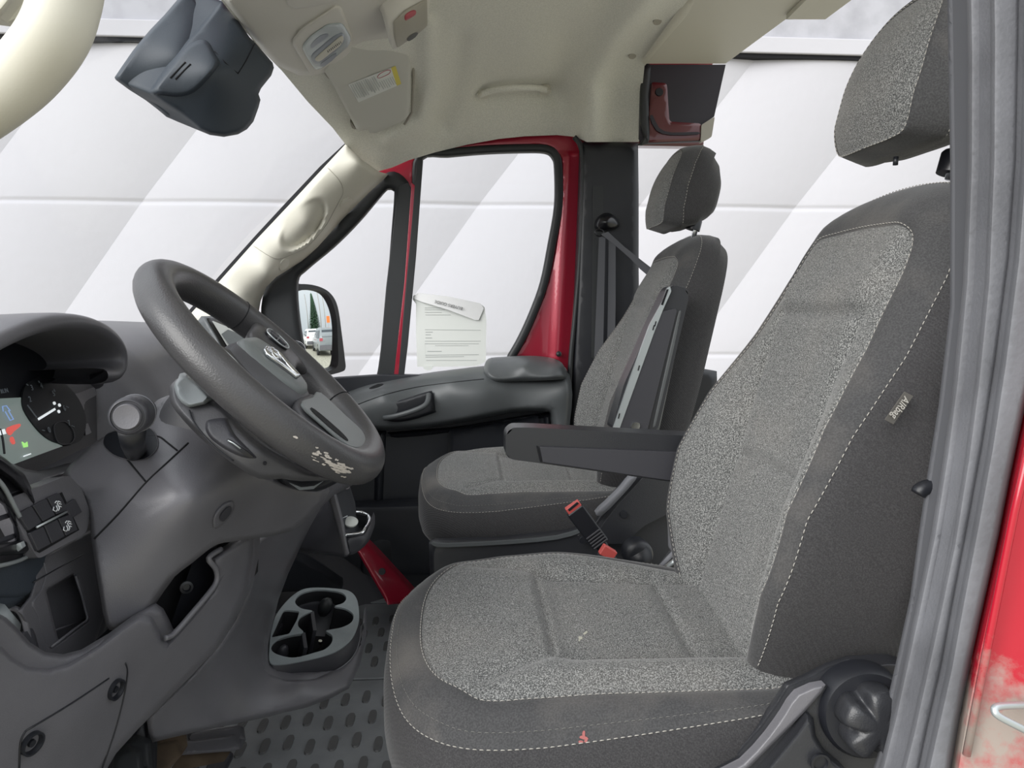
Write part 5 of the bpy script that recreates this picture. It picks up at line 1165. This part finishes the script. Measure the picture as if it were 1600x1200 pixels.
# lateral spokes (wide) and lower forked spoke
def spoke(name, rows, mat, n=18):
    rings = []
    for (a0, a1, b_, nn, th) in rows:
        rg = []
        for k in range(n):
            q = 2*math.pi*k/n; ca, sa = math.cos(q), math.sin(q)
            a = (a0+a1)/2+(a1-a0)/2*math.copysign(abs(ca)**0.6, ca); rg.append(wp(a, b_, nn+th*math.copysign(abs(sa)**0.7, sa)))
        rings.append(rg)
    return loft(name, rings, mat, stw, sub=1)
for s in (1,-1):
    fo = 0.020 if s > 0 else 0.0
    spoke('side_spoke', [(-0.065,0.020,s*0.05,-0.010+fo*0.4,0.014),(-0.075,0.012,s*0.085,-0.014+fo,0.012),(-0.082,0.004,s*0.125,-0.014+fo,0.012),(-0.090,0.015,s*0.155,-0.008+fo*0.6,0.012),(-0.10,0.030,s*0.170,-0.003,0.008)], 'wheel')
    pl = [(-0.048,s*0.088),(-0.054,s*0.118),(-0.040,s*0.132),(-0.020,s*0.126),(-0.014,s*0.100),(-0.026,s*0.086)]
    bt = plate('button_pod', [spl(pl,4)], wp(-0.006,0,0.001+fo), ea, eb, en, 'gloss_black', stw, 0.006, 0.0015)
    tube('pod_trim', [wp(a-0.006,b_,0.0012+fo) for a,b_ in spl(pl,4)], 0.0011, 'silver', stw, 6, closed=True)
    for a, b_ in ((-0.040,0.100),(-0.043,0.116),(-0.026,0.108)): plate('wheel_button', [rnd([(a-0.006,s*(b_-0.006)),(a+0.006,s*(b_-0.006)),(a+0.006,s*(b_+0.006)),(a-0.006,s*(b_+0.006))],0.002)], wp(-0.006,0,0.0035+fo), ea, eb, en, 'dash_dark', stw, 0.003, 0.0008)
# lower spoke: along +a
def aspoke(name, rows, mat, n=18):
    rings = []
    for (b0, b1, a, nn, th) in rows:
        rg = []
        for k in range(n):
            q = 2*math.pi*k/n; ca, sa = math.cos(q), math.sin(q)
            rg.append(wp(a, (b0+b1)/2+(b1-b0)/2*math.copysign(abs(ca)**0.6, ca), nn+th*math.copysign(abs(sa)**0.7, sa)))
        rings.append(rg)
    return loft(name, rings, mat, stw, sub=1)
aspoke('lower_spoke', [(-0.070,0.060,0.05,0.002,0.011),(-0.084,0.068,0.09,0.002,0.010),(-0.086,0.070,0.125,0.002,0.010),(-0.09,0.08,0.148,-0.002,0.009),(-0.075,0.075,0.168,-0.004,0.006)], 'hub_pale' if False else 'hub')
plate('spoke_insert', [spl([(0.060,-0.075),(0.060,0.0),(0.060,0.060),(0.110,0.062),(0.138,0.062),(0.150,0.040),(0.154,0),(0.150,-0.040),(0.136,-0.070),(0.100,-0.078)],3)], wp(0,0,0.0150), ea, eb, en, 'hub_pale', stw, 0.004, 0.002)
plate('spoke_slot', [spl([(0.075,-0.070),(0.075,-0.052),(0.115,-0.044),(0.132,-0.050),(0.130,-0.062),(0.105,-0.070)],3)], wp(0,0,0.0158), ea, eb, en, 'void', stw, 0.003, 0)
# worn scratches on the near lower rim
plastic('scratch', (0.50,0.46,0.42), 0.8, 0.3)
def rimpt(t, q, lift=0.0004):
    Rr = 0.181-0.010*max(0,math.cos(t))**8; rad = ea*math.cos(t)+eb*math.sin(t); th = 1.0+0.08*math.cos(t*2)
    return wp(math.cos(t)*Rr, math.sin(t)*Rr)+rad*math.cos(q)*(0.0225*th+lift)+en*math.sin(q)*(0.0235+lift)
parts = []
rs = random.Random(3)
for k in range(46):
    big = k < 26
    t0 = math.radians((-46 if big else -52)+rs.gauss(0,3.2 if big else 5.0)); q0 = math.radians((4 if big else 14)+rs.gauss(0,7 if big else 12)); dt = math.radians(rs.uniform(2.5,6.0) if big else rs.uniform(1.0,3.0)); dq = math.radians(rs.uniform(2.5,6))
    up_ = [(x_, (0.3+rs.random()*0.7)) for x_ in (0.15,0.35,0.6,0.85)]; dn_ = [(x_, -rs.random()*0.6) for x_ in (0.8,0.5,0.2)]
    pts = [(0,0)]+up_+[(1,0.2)]+dn_
    V = [rimpt(t0+dt*a, q0+dq*b_+dt*a*0.9) for a, b_ in pts]; parts.append((V, [tuple(range(len(V)))]))
o = join_meshes('scratches', parts, 'scratch', stw, smooth=False); o['kind'] = 'stuff'

# column behind wheel
scn = empty('steering_column', (-0.36, YS1, 0.75), 'dark grey steering column shroud behind the steering wheel', 'steering column')
rings = []
for n_, s, da in ((-0.055,0.7,0.0),(-0.060,0.95,0.0),(-0.085,1.08,0.005),(-0.12,1.10,0.01),(-0.16,1.05,0.02),(-0.22,1.0,0.03)):
    rings.append([wp(a*s*1.15+da, b_*s, n_) for a, b_ in hubL])
loft('column_shroud', rings, 'hub', scn)
W1 = TPS([(263,615,0.90),(290,583,0.95),(330,625,0.90),(297,642,0.885),(400,715,0.87),(400,748,0.885),(470,740,0.92),(530,748,0.98),(345,660,0.875)])
shell('wheel_back_cover', spl([(264,612),(268,600),(288,590),(330,625),(352,640),(380,672),(420,705),(480,735),(530,748),(470,752),(440,748),(405,748),(360,722),(315,686),(285,655),(268,632)],2), W1, 'hub', scn, 0.03, step=6, roll=0.022, rollw=9, sharp=60)
shell('column_top_pad', spl([(272,603),(278,592),(288,582),(330,622),(302,636),(290,634),(278,622)],2), TPS([(272,603,0.90),(288,582,0.94),(330,622,0.885),(295,636,0.875)]), 'pale_grey', scn, 0.02, step=5, roll=0.012, rollw=6)
tube('cover_seam', [P(x,y,W1(x,y)-0.0035) for x,y in spl([(296,641),(302,658),(318,680),(340,702),(365,720)],4,False)], 0.0009, 'black', scn, 5)
shell('switch_pod', spl([(321,664),(326,656),(352,653),(358,662),(368,680),(395,708),(400,716),(378,714),(352,702),(330,686),(322,674)],3), lambda x,y: W1(x,y)-0.006, 'dash_dark', scn, 0.01, step=5, roll=0.006, rollw=6)
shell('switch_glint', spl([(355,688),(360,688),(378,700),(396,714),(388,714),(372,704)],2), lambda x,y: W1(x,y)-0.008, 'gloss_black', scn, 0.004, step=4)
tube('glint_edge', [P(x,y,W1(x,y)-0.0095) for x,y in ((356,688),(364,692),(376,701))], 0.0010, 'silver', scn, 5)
disc('cover_screw', P(414,724,W1(414,724)-0.002), (0.2,-1,-0.2), 0.0022, 'void', scn, 0.001, n=12)
shell('lower_column_switch', spl([(430,742),(480,735),(530,735),(545,742),(520,758),(495,768),(465,764),(440,754)],2), [(430,742,1.02),(545,742,1.12),(480,765,1.05)], 'black', scn, 0.04, step=6, roll=0.015, rollw=8)
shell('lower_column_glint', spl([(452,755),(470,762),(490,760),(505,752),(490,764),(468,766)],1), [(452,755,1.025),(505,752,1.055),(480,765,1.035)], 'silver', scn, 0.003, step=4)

# indicator stalk
st = empty('indicator_stalk', P(205,655,0.80), 'black indicator stalk with round grey end button left of the steering wheel', 'stalk')
ke = P(199,651,0.785); kd = (P(226,640,0.86)-ke).normalized()
disc('stalk_knob', ke, -kd, 0.02, 'dash_dark', st, prof=[(0.010,-0.070),(0.0165,-0.056),(0.0192,-0.035),(0.0195,-0.012),(0.0185,-0.002),(0.0170,0.0),(0.0160,0.0005),(0.0155,-0.001)], n=32)
disc('end_button', ke-kd*0.0015, -kd, 0.0125, 'dash', st, prof=[(0.0130,-0.002),(0.0130,0.001),(0.0120,0.0028),(0.009,0.0022),(0,0.0018)], n=28)
tube('twist_ring', [ke+kd*0.034+((Vector((0,0,1))-kd*kd.z).normalized()*math.cos(t)+kd.cross(Vector((0,0,1))).normalized()*math.sin(t))*0.0195 for t in [2*math.pi*k/32 for k in range(32)]], 0.0008, 'rubber', st, 6, closed=True)
tube('stalk_stem', [P(206,672,0.83), P(207,690,0.88), P(212,706,0.93)], [0.014,0.013,0.012], 'black', st, 16)
for p_, q_ in (((229,632),(233,634)),((231,639),(234,643)),((232,646),(235,643)),((228,634),(232,637))): tube('stalk_mark', [P(*p_,0.815), P(*q_,0.815)], 0.0006, 'white_mark', st, 5)
# ================================================================ overhead things
sh_ = empty('windshield_sensor_housing', P(340,120,1.55), 'black wedge shaped sensor and mirror housing hanging at the top of the windshield', 'sensor housing')
SH = TPS([(345,5,1.60),(420,95,1.66),(405,150,1.65),(385,205,1.64),(335,212,1.60),(285,180,1.56),(234,146,1.52),(262,100,1.53),(310,45,1.57),(340,110,1.53)])
loop = [(338,10),(347,2),(358,14),(372,32),(390,58),(412,82),(426,98),(428,106),(424,118),(408,138),(404,147),(407,156),(404,168),(396,190),(386,202),(372,210),(350,214),(328,211),(312,204),(298,192),(280,178),(255,162),(235,147),(233,143),(245,125),(262,100),(288,68),(310,44)]
shell('housing_body', loop, SH, 'housing', sh_, 0.05, off=(-0.07,0.02,0.03), step=6, roll=0.02, rollw=7, sharp=60)
shell('housing_cap', spl([(238,143),(262,108),(290,74),(312,62),(326,66),(336,84),(343,98),(330,118),(315,134),(300,146),(280,151),(255,149)],3), lambda x,y: SH(x,y)-0.012, 'housing', sh_, 0.012, step=6, roll=0.012, rollw=7)
for a, b_ in (((266,122),(290,97)),((274,124),(298,100))): tube('vent_slot', [P(*a,SH(*a)-0.0125), P(*b_,SH(*b_)-0.0125)], 0.0016, 'void', sh_, 6)
shell('side_plate', [(330,76),(352,62),(384,84),(398,72),(372,115),(347,98)], lambda x,y: SH(x,y)-0.004, 'housing', sh_, 0.006, step=8) if False else None
tube('housing_seam', [P(x,y,SH(x,y)-0.001) for x,y in ((335,80),(352,98),(372,115),(384,96),(398,68))], 0.0010, 'void', sh_, 5)

def on_liner(name, px, mat, par, lift, th=0.01, step=6, roll=0, rw=6, sm=1, fn=None):
    f = fn or HL
    return shell(name, spl(px, sm) if sm > 1 else px, lambda x,y: f(x,y)-lift, mat, par, off=(0,th*0.7,th), step=step, roll=roll, rollw=rw, sharp=50)
# overhead console band
oc_ = empty('overhead_console', P(520,30,1.65), 'beige moulded overhead console at the top of the windshield', 'overhead console')
on_liner('console_body', [(349,0),(430,-75),(700,-80),(680,-20),(672,0),(664,20),(640,46),(605,60),(570,64),(550,72),(548,80),(515,112),(488,118),(468,118),(445,108),(430,100),(418,88),(392,55),(365,20)], 'console_beige', oc_, 0.055, 0.03, 7, 0.03, 9)
OC = lambda x,y: HL(x,y)-0.03
on_liner('storage_lip', spl([(440,-30),(450,8),(462,14),(500,8),(560,-10),(600,-30),(520,-60)],1), 'console_beige', oc_, 0.068, 0.015, 8, 0.01, 8)
# dome light
dl = empty('dome_light', P(510,60,1.68), 'oval reading light with slider switch in the overhead console', 'ceiling light')
on_liner('light_bezel', rnd([(455,66),(470,45),(524,10),(533,12),(552,62),(548,74),(505,105),(485,116)],7), 'console_beige', dl, 0.071, 0.02, 5, 0.008, 5)
on_liner('light_lens', rnd([(472,72),(485,56),(512,38),(535,36),(549,60),(545,72),(505,106),(493,110),(476,84)],6), 'lens', dl, 0.079, 0.01, 5, 0.004, 5)
for L in ([(486,70),(500,56),(512,53),(512,58),(498,68),(488,76)], [(501,100),(512,92),(525,83),(524,90),(512,100),(502,104)]): on_liner('lens_recess', spl(L,2), 'lens_dark', dl, 0.0805, 0.002, 4)
on_liner('switch_track', spl([(486,94),(488,84),(502,72),(520,57),(534,51),(539,57),(536,68),(520,84),(505,96),(493,101)],3), 'lens_dark', dl, 0.083, 0.004, 4, 0.004, 4)
on_liner('switch_slider', spl([(492,92),(502,82),(514,72),(524,63),(534,56),(537,62),(531,72),(518,82),(503,94),(496,96)],2), 'beige', dl, 0.089, 0.006, 4, 0.004, 3)
for k in range(9): 
    x = 512+2.5*k; y = 79-1.75*k; f = lambda x,y: HL(x,y)-0.0905
    tube('slider_rib', [P(x,y,f(x,y)), P(x+1,y+3,f(x,y))], 0.0008, 'black', dl, 5)
# assist button pod
ap_ = empty('assist_button_pod', P(635,30,1.9), 'beige pod with red button hanging from the overhead console', 'button pod')
AQ = TPS([(590,10,1.70),(670,0,1.74),(665,42,1.81),(618,78,1.81),(612,70,1.77),(640,30,1.72)])
shell('pod_body', spl([(588,5),(592,-5),(598,-30),(675,-40),(672,0),(668,28),(664,42),(640,58),(620,76),(614,77),(608,66),(602,40),(596,20)],1), AQ, 'console_beige', ap_, off=(0,0.03,0.04), step=6, roll=0.015, rollw=7)
shell('pod_face', rnd([(614,34),(632,16),(667,-3),(668,38),(655,50),(620,74),(616,58)],4), lambda x,y: AQ(x,y)-0.006, 'beige_dark', ap_, 0.006, step=5, roll=0.004, rollw=4)
shell('red_button', spl([(632,28),(634,22),(644,16),(650,17),(649,23),(640,29),(634,32)],3), lambda x,y: AQ(x,y)-0.009, 'red_button', ap_, 0.004, step=3, roll=0.003, rollw=3)
shell('pod_notch', spl([(636,62),(640,56),(650,51),(653,52),(648,58),(640,63)],2), lambda x,y: AQ(x,y)-0.008, 'ink', ap_, 0.004, step=4)
# sun visor
vs = empty('sun_visor', P(590,120,2.2), 'beige sun visor with white warning label folded up by the passenger windshield corner', 'sun visor')
VZ = TPS([(513,118,1.99),(560,60,1.93),(605,58,1.99),(640,40,2.01),(640,180,2.36),(575,208,2.40),(550,198,2.37),(580,120,2.14)])
vl = [(507,112),(511,95),(540,60),(575,48),(600,42),(636,34),(641,50),(642,100),(641,160),(638,180),(628,190),(605,200),(588,208),(578,208),(575,202),(562,205),(556,200),(535,160),(518,128)]
shell('visor_body', vl, lambda x,y: VZ(x,y)-0.03, 'visor', vs, off=(0,0.012,0.018), step=6, roll=0.012, rollw=6)
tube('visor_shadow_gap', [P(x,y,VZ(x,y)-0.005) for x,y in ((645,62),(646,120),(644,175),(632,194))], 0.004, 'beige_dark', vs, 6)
lb = shell('warning_label', [(544,132),(611,106),(620,134),(560,160)], lambda x,y: VZ(x,y)-0.0325, 'sticker', vs, 0.0006, step=12)
shell('yellow_strip', [(611,106),(618,103),(627,131),(620,134)], lambda x,y: VZ(x,y)-0.0325, 'yellow', vs, 0.0006, step=12)
parts = []
rs = random.Random(5)
def vline(x0,y0,x1,y1,w):
    f = lambda x,y: VZ(x,y)-0.0332
    a = P(x0,y0,f(x0,y0)); c_ = P(x1,y1,f(x1,y1)); d = (c_-a)/2; up_ = d.cross(Vector((0,-1,0))).normalized(); parts.append(cubevf((a+c_)/2, d, up_*w, Vector((0,-0.0002,0))))
ex = np.array([67,-26.])/1.0; ey = np.array([16,28.])
for k in range(19):
    if 8 < k < 9: continue
    u0 = 0.04+k*0.049; ln = 0.86*rs.uniform(0.75,1.0); v0 = 0.06 if k < 12 else 0.42
    a = np.array([544,132])+ex*u0+ey*v0; c2 = np.array([544,132])+ex*u0+ey*min(0.95,(v0+ln*(1-v0))); vline(a[0],a[1],c2[0],c2[1],0.0010 if k not in (3,4,7,8) else 0.0018)
join_meshes('label_text', parts, 'ink_pale', lb, smooth=False)
tube('label_mark', [P(x,y,VZ(x,y)-0.0333) for x,y in spl([(590,120),(594,115),(604,110),(610,110),(608,115),(598,120),(592,122)],3)], 0.0009, 'red_button', lb, 5, closed=True)
# visor clip
on_liner('visor_clip', spl([(505,112),(510,110),(522,120),(530,117),(529,122),(520,126),(512,122)],2), 'beige_dark', vs, 0.02, 0.01, 4)
on_liner('visor_hinge', spl([(547,190),(552,196),(556,202),(550,200)],2), 'beige_dark', vs, 0.02, 0.01, 3)
# ceiling grab handle
gh = empty('grab_handle', P(810,140,2.45), 'beige ceiling grab handle above the passenger door', 'grab handle')
gpth = [(748,150,0.01),(755,146,-0.004),(775,140,-0.02),(805,137,-0.026),(835,137,-0.022),(852,140,-0.006),(858,143,0.01)]
tube('handle_bar', [P(x,y,HL(x,y)+hdisp(x,y)*0.3+d-0.008) for x,y,d in spl(gpth,5,False)], 0.0095, 'headliner', gh, 12)
for x, y in ((755,150),(852,144)): on_liner('handle_foot', spl([(x-9,y+1),(x-4,y-4),(x+6,y-4),(x+9,y),(x+4,y+4),(x-5,y+4)],2), 'beige', gh, 0.012, 0.02, 4, 0.004, 3)
# liner buttons near the rear rib
for i, (x, y) in enumerate(((1027,33),(988,87))):
    o = disc('liner_clip', P(x,y,HL(x,y)+hdisp(x,y)-0.004), (0,-0.5,-1), 0.011, 'beige_dark', None, 0.003, n=20)
    tag(o, ['round liner clip on the roof lining nearer the top edge of the picture','round liner clip on the roof lining just above the passenger pillar'][i], 'clip', 'roof lining clips')

# ================================================================ driver side pillar, seal and red paint (near right edge)
ds_ = empty('trim_9', P(1530,600,0.66), 'grey rubber door seal down the driver side pillar', kind='structure')
s1 = [(1512,-60),(1549,-60),(1549,60),(1546,200),(1540,400),(1520,600),(1490,800),(1455,1000),(1440,1100),(1425,1260),(1380,1260),(1398,1200),(1412,1120),(1428,1050),(1450,950),(1462,860),(1478,750),(1496,640),(1508,540),(1515,480),(1516,250)]
sA = [(1512,-60,0.70),(1516,250,0.71),(1478,750,0.71),(1400,1200,0.70),(1549,-60,0.69),(1546,200,0.70),(1490,800,0.70),(1440,1150,0.69)]
shell('inner_trim_strip', s1, sA, 'webbing', ds_, 0.03, step=12, roll=0.005, rollw=5)
sB = lambda c: TPS([(1540,-60,c),(1590,-60,c-0.005),(1545,600,c),(1420,1240,c),(1500,1200,c-0.005)])
shell('seal_lip', [(1545,-60),(1597,-60),(1596,60),(1592,250),(1581,400),(1560,560),(1540,690),(1520,800),(1495,930),(1475,1040),(1450,1150),(1428,1260),(1392,1260),(1420,1150),(1440,1060),(1462,960),(1485,850),(1506,720),(1522,600),(1538,440),(1546,250),(1547,60)], sB(0.665), 'rubber', ds_, 0.03, step=10, roll=0.014, rollw=10)
shell('seal_bulb', [(1600,-60),(1680,-60),(1680,200),(1650,450),(1601,640),(1590,690),(1577,752),(1560,840),(1540,930),(1520,1020),(1500,1120),(1485,1210),(1476,1260),(1430,1260),(1452,1160),(1478,1045),(1497,940),(1521,815),(1542,700),(1562,570),(1583,405),(1594,252),(1598,60)], sB(0.645), 'rubber', ds_, 0.03, step=10, roll=0.018, rollw=12)
rp = empty('trim_10', P(1580,1100,0.64), 'bright red painted driver door pillar with dusty scuffs', kind='structure')
shell('pillar_paint', [(1690,300),(1650,450),(1602,640),(1590,690),(1577,752),(1560,840),(1540,930),(1520,1020),(1500,1120),(1485,1210),(1476,1270),(1700,1270)], [(1602,640,0.64),(1485,1210,0.64),(1700,1270,0.60),(1690,300,0.60)], 'dusty_red', rp, 0.05, step=14, roll=0.02, rollw=14)
tube('pillar_crease', [P(x,y,Y) for x,y,Y in ((1640,560,0.617),(1585,800,0.624),(1545,1000,0.628),(1510,1180,0.630))], 0.0035, 'dusty_red', rp, 8)
lt = empty('door_striker', P(1590,1120,0.6), 'dull metal door latch striker loop on the red driver pillar', 'door striker')
tube('striker_loop', [P(x,y,Y) for x,y,Y in spl([(1640,1102,0.63),(1590,1102,0.61),(1560,1104,0.60),(1554,1110,0.597),(1562,1120,0.595),(1600,1140,0.595),(1650,1168,0.60)],4,False)], 0.0032, 'silver', lt, 12)

# cargo side body behind driver seat (keeps the dark gap right of the backrest)
pw = empty('trim_11', (0.6,0.76,0.1), 'dark trim of the driver side pillar behind the seat', kind='structure')
shell('pillar_lining', [(1440,640),(1500,560),(1530,540),(1530,900),(1470,1260),(1340,1260),(1370,1190),(1410,1060),(1425,900)], [(1440,640,0.90),(1530,540,0.86),(1470,1260,0.80),(1340,1260,0.80)], 'void', pw, 0.02, step=20) if False else None
shell('pillar_lining', [(1500,540),(1530,520),(1530,900),(1470,1260),(1385,1260),(1410,1160),(1426,1060),(1440,980),(1455,860),(1470,760)], [(1500,540,0.80),(1530,520,0.78),(1470,1260,0.76),(1385,1260,0.76)], 'dash_dark', pw, 0.02, step=20)
# ================================================================ the lot reflected in the door mirror
def refl(px, py):
    r = ray(px, py).normalized(); t = (MC-CAM).dot(MN)/r.dot(MN); h = CAM+r*t; x = (h-MC); a = x.dot(mu)-Gc[0]; b_ = x.dot(mw)-Gc[1]
    nn = (MN+mu*(a/R)+mw*(b_/R)).normalized(); return h, (r-nn*2*r.dot(nn)).normalized()
def lot(px, dist, z=-0.75):
    h, d = refl(px, 530); k = dist/math.hypot(d.x, d.y); return Vector((h.x+d.x*k, h.y+d.y*k, z))
def suv(pos, yaw, paintm, label):
    root = empty('parked_suv', pos, label, 'car', 'cars parked in the lot'); root.rotation_euler = (0,0,yaw)
    M = Matrix.Translation(pos) @ Matrix.Rotation(yaw,4,'Z')
    T = lambda x,y,z: M @ Vector((x,y,z))
    def put(o):                              # vertices were made in world space relative to root origin
        for v in o.data.vertices: v.co = M.to_3x3().inverted() @ v.co
        return o
    def sec(x, w, zb, zt, tumble):
        pts = [(-w*0.92,zb),(-w,zb+0.18),(-w,0.95),(-w*0.96,1.02),(-w*tumble,zt-0.08),(-w*tumble*0.9,zt),(w*tumble*0.9,zt),(w*tumble,zt-0.08),(w*0.96,1.02),(w,0.95),(w,zb+0.18),(w*0.92,zb)]
        return [T(x,p[0],p[1]) for p in pts]
    put(loft('body', [sec(0.0,0.88,0.42,1.25,0.90),sec(0.05,0.93,0.34,1.35,0.86),sec(0.35,0.95,0.30,1.72,0.78),(sec(1.6,0.96,0.28,1.76,0.80)),sec(2.9,0.96,0.28,1.70,0.78),sec(3.6,0.95,0.28,1.10,0.9),sec(4.5,0.90,0.30,1.02,0.9),sec(4.75,0.80,0.40,0.85,0.9)], paintm, root, sharp=35))
    V = [T(0.05,-0.70,1.18),T(0.05,0.70,1.18),T(0.27,0.62,1.60),T(0.27,-0.62,1.60)]; V2, F = extr(V, [(0,1,2,3)], lambda v: v+(M.to_3x3()@Vector((0.12,0,0)))); V2 = [v-(M.to_3x3()@Vector((0.06,0,0))) for v in V2]; put(mesh('rear_window', V2, F, 'car_glass', root, smooth=False))
    for s in (-1,1):
        V = [T(0.45,s*0.93,1.10),T(3.3,s*0.93,1.08),T(2.8,s*0.80,1.55),T(0.55,s*0.80,1.58)]; V2, F = extr(V, [(0,1,2,3)], lambda v: v-(M.to_3x3()@Vector((0,s*0.08,0)))); V2 = [v+(M.to_3x3()@Vector((0,s*0.012,0))) for v in V2]; put(mesh('side_window', V2, F, 'car_glass', root, smooth=False))
        V, F = cubevf(T(0.04,s*0.74,1.02), M.to_3x3()@Vector((0.05,0,0)), M.to_3x3()@Vector((0,0.17,0)), Vector((0,0,0.09))); put(mesh('tail_light', V, F, 'red_button', root, smooth=False))
        for xx in (0.85,3.75): put(disc('wheel', T(xx,s*0.90,0.36), M.to_3x3()@Vector((0,s,0)), 0.36, 'tyre', root, prof=[(0.36,-0.2),(0.37,0.0),(0.34,0.06),(0.22,0.05),(0.2,0.03),(0,0.03)], n=24))
    V, F = cubevf(T(0.0,0,0.55), M.to_3x3()@Vector((0.09,0,0)), M.to_3x3()@Vector((0,0.88,0)), Vector((0,0,0.14))); o = put(mesh('bumper', V, F, 'dash', root, smooth=False))
    return root
c1 = lot(489, 17.5); c2 = lot(512, 12.5); c0 = lot(464, 25)
suv(c1, 0.0, 'white_paint', 'white sport utility vehicle in the middle of the door mirror reflection')
suv(c2, math.radians(2), 'grey_paint', 'grey sport utility vehicle at the right edge of the door mirror reflection')
suv(c0, 0.0, 'white_paint', 'white sport utility vehicle at the left edge of the door mirror reflection')
# spruce
tp = lot(492, 58); tr_ = empty('spruce_tree', tp, 'tall dark spruce tree seen in the door mirror behind the parked cars', 'tree')
V = []; F = []; rs = random.Random(9)
for k in range(26):
    z = 1.0+k*0.42; rr = 3.4*(1-k/27)+0.3; nb = 11
    for j in range(nb):
        t = 2*math.pi*(j+rs.random()*0.6)/nb; d = Vector((math.cos(t),math.sin(t),0)); sd_ = Vector((-math.sin(t),math.cos(t),0)); b0 = len(V)
        V += [tp+Vector((0,0,z+0.35)), tp+d*rr*0.6+sd_*0.3*rr+Vector((0,0,z)), tp+d*rr+Vector((0,0,z-0.35)), tp+d*rr*0.6-sd_*0.3*rr+Vector((0,0,z)), tp+d*rr*0.5+Vector((0,0,z-0.25))]
        F += [(b0,b0+1,b0+2),(b0,b0+2,b0+3),(b0,b0+4,b0+1),(b0,b0+3,b0+4),(b0+4,b0+2,b0+1),(b0+4,b0+3,b0+2)]
mesh('foliage', V, F, 'needle_leaf', tr_, smooth=False)
tube('trunk', [tp, tp+Vector((0,0,11))], [0.22,0.03], 'bark', tr_, 8)
for i, (px, d) in enumerate(((502, 48), (509, 55), (482, 60))):
    q = lot(px, d); pr = tube('utility_pole', [q, q+Vector((0,0,12))], 0.16, 'bark', None, 10)
    tag(pr, ['thick pale utility pole right of the spruce in the mirror reflection','thinner pale pole at the right of the mirror reflection','thin pole left of the spruce in the mirror reflection'][i], 'pole', 'poles in the mirror reflection')
q = lot(514, 56); o = box('orange_sign', q+Vector((0,-0.8,3.3)), q+Vector((0.2,0.8,5.0)), 'orange', bevel=0.05); tag(o, 'orange board seen over the grey car in the mirror', 'sign')
qq = tube('sign_post', [q+Vector((0.1,0,0)), q+Vector((0.1,0,3.3))], 0.08, 'bark', o, 8)
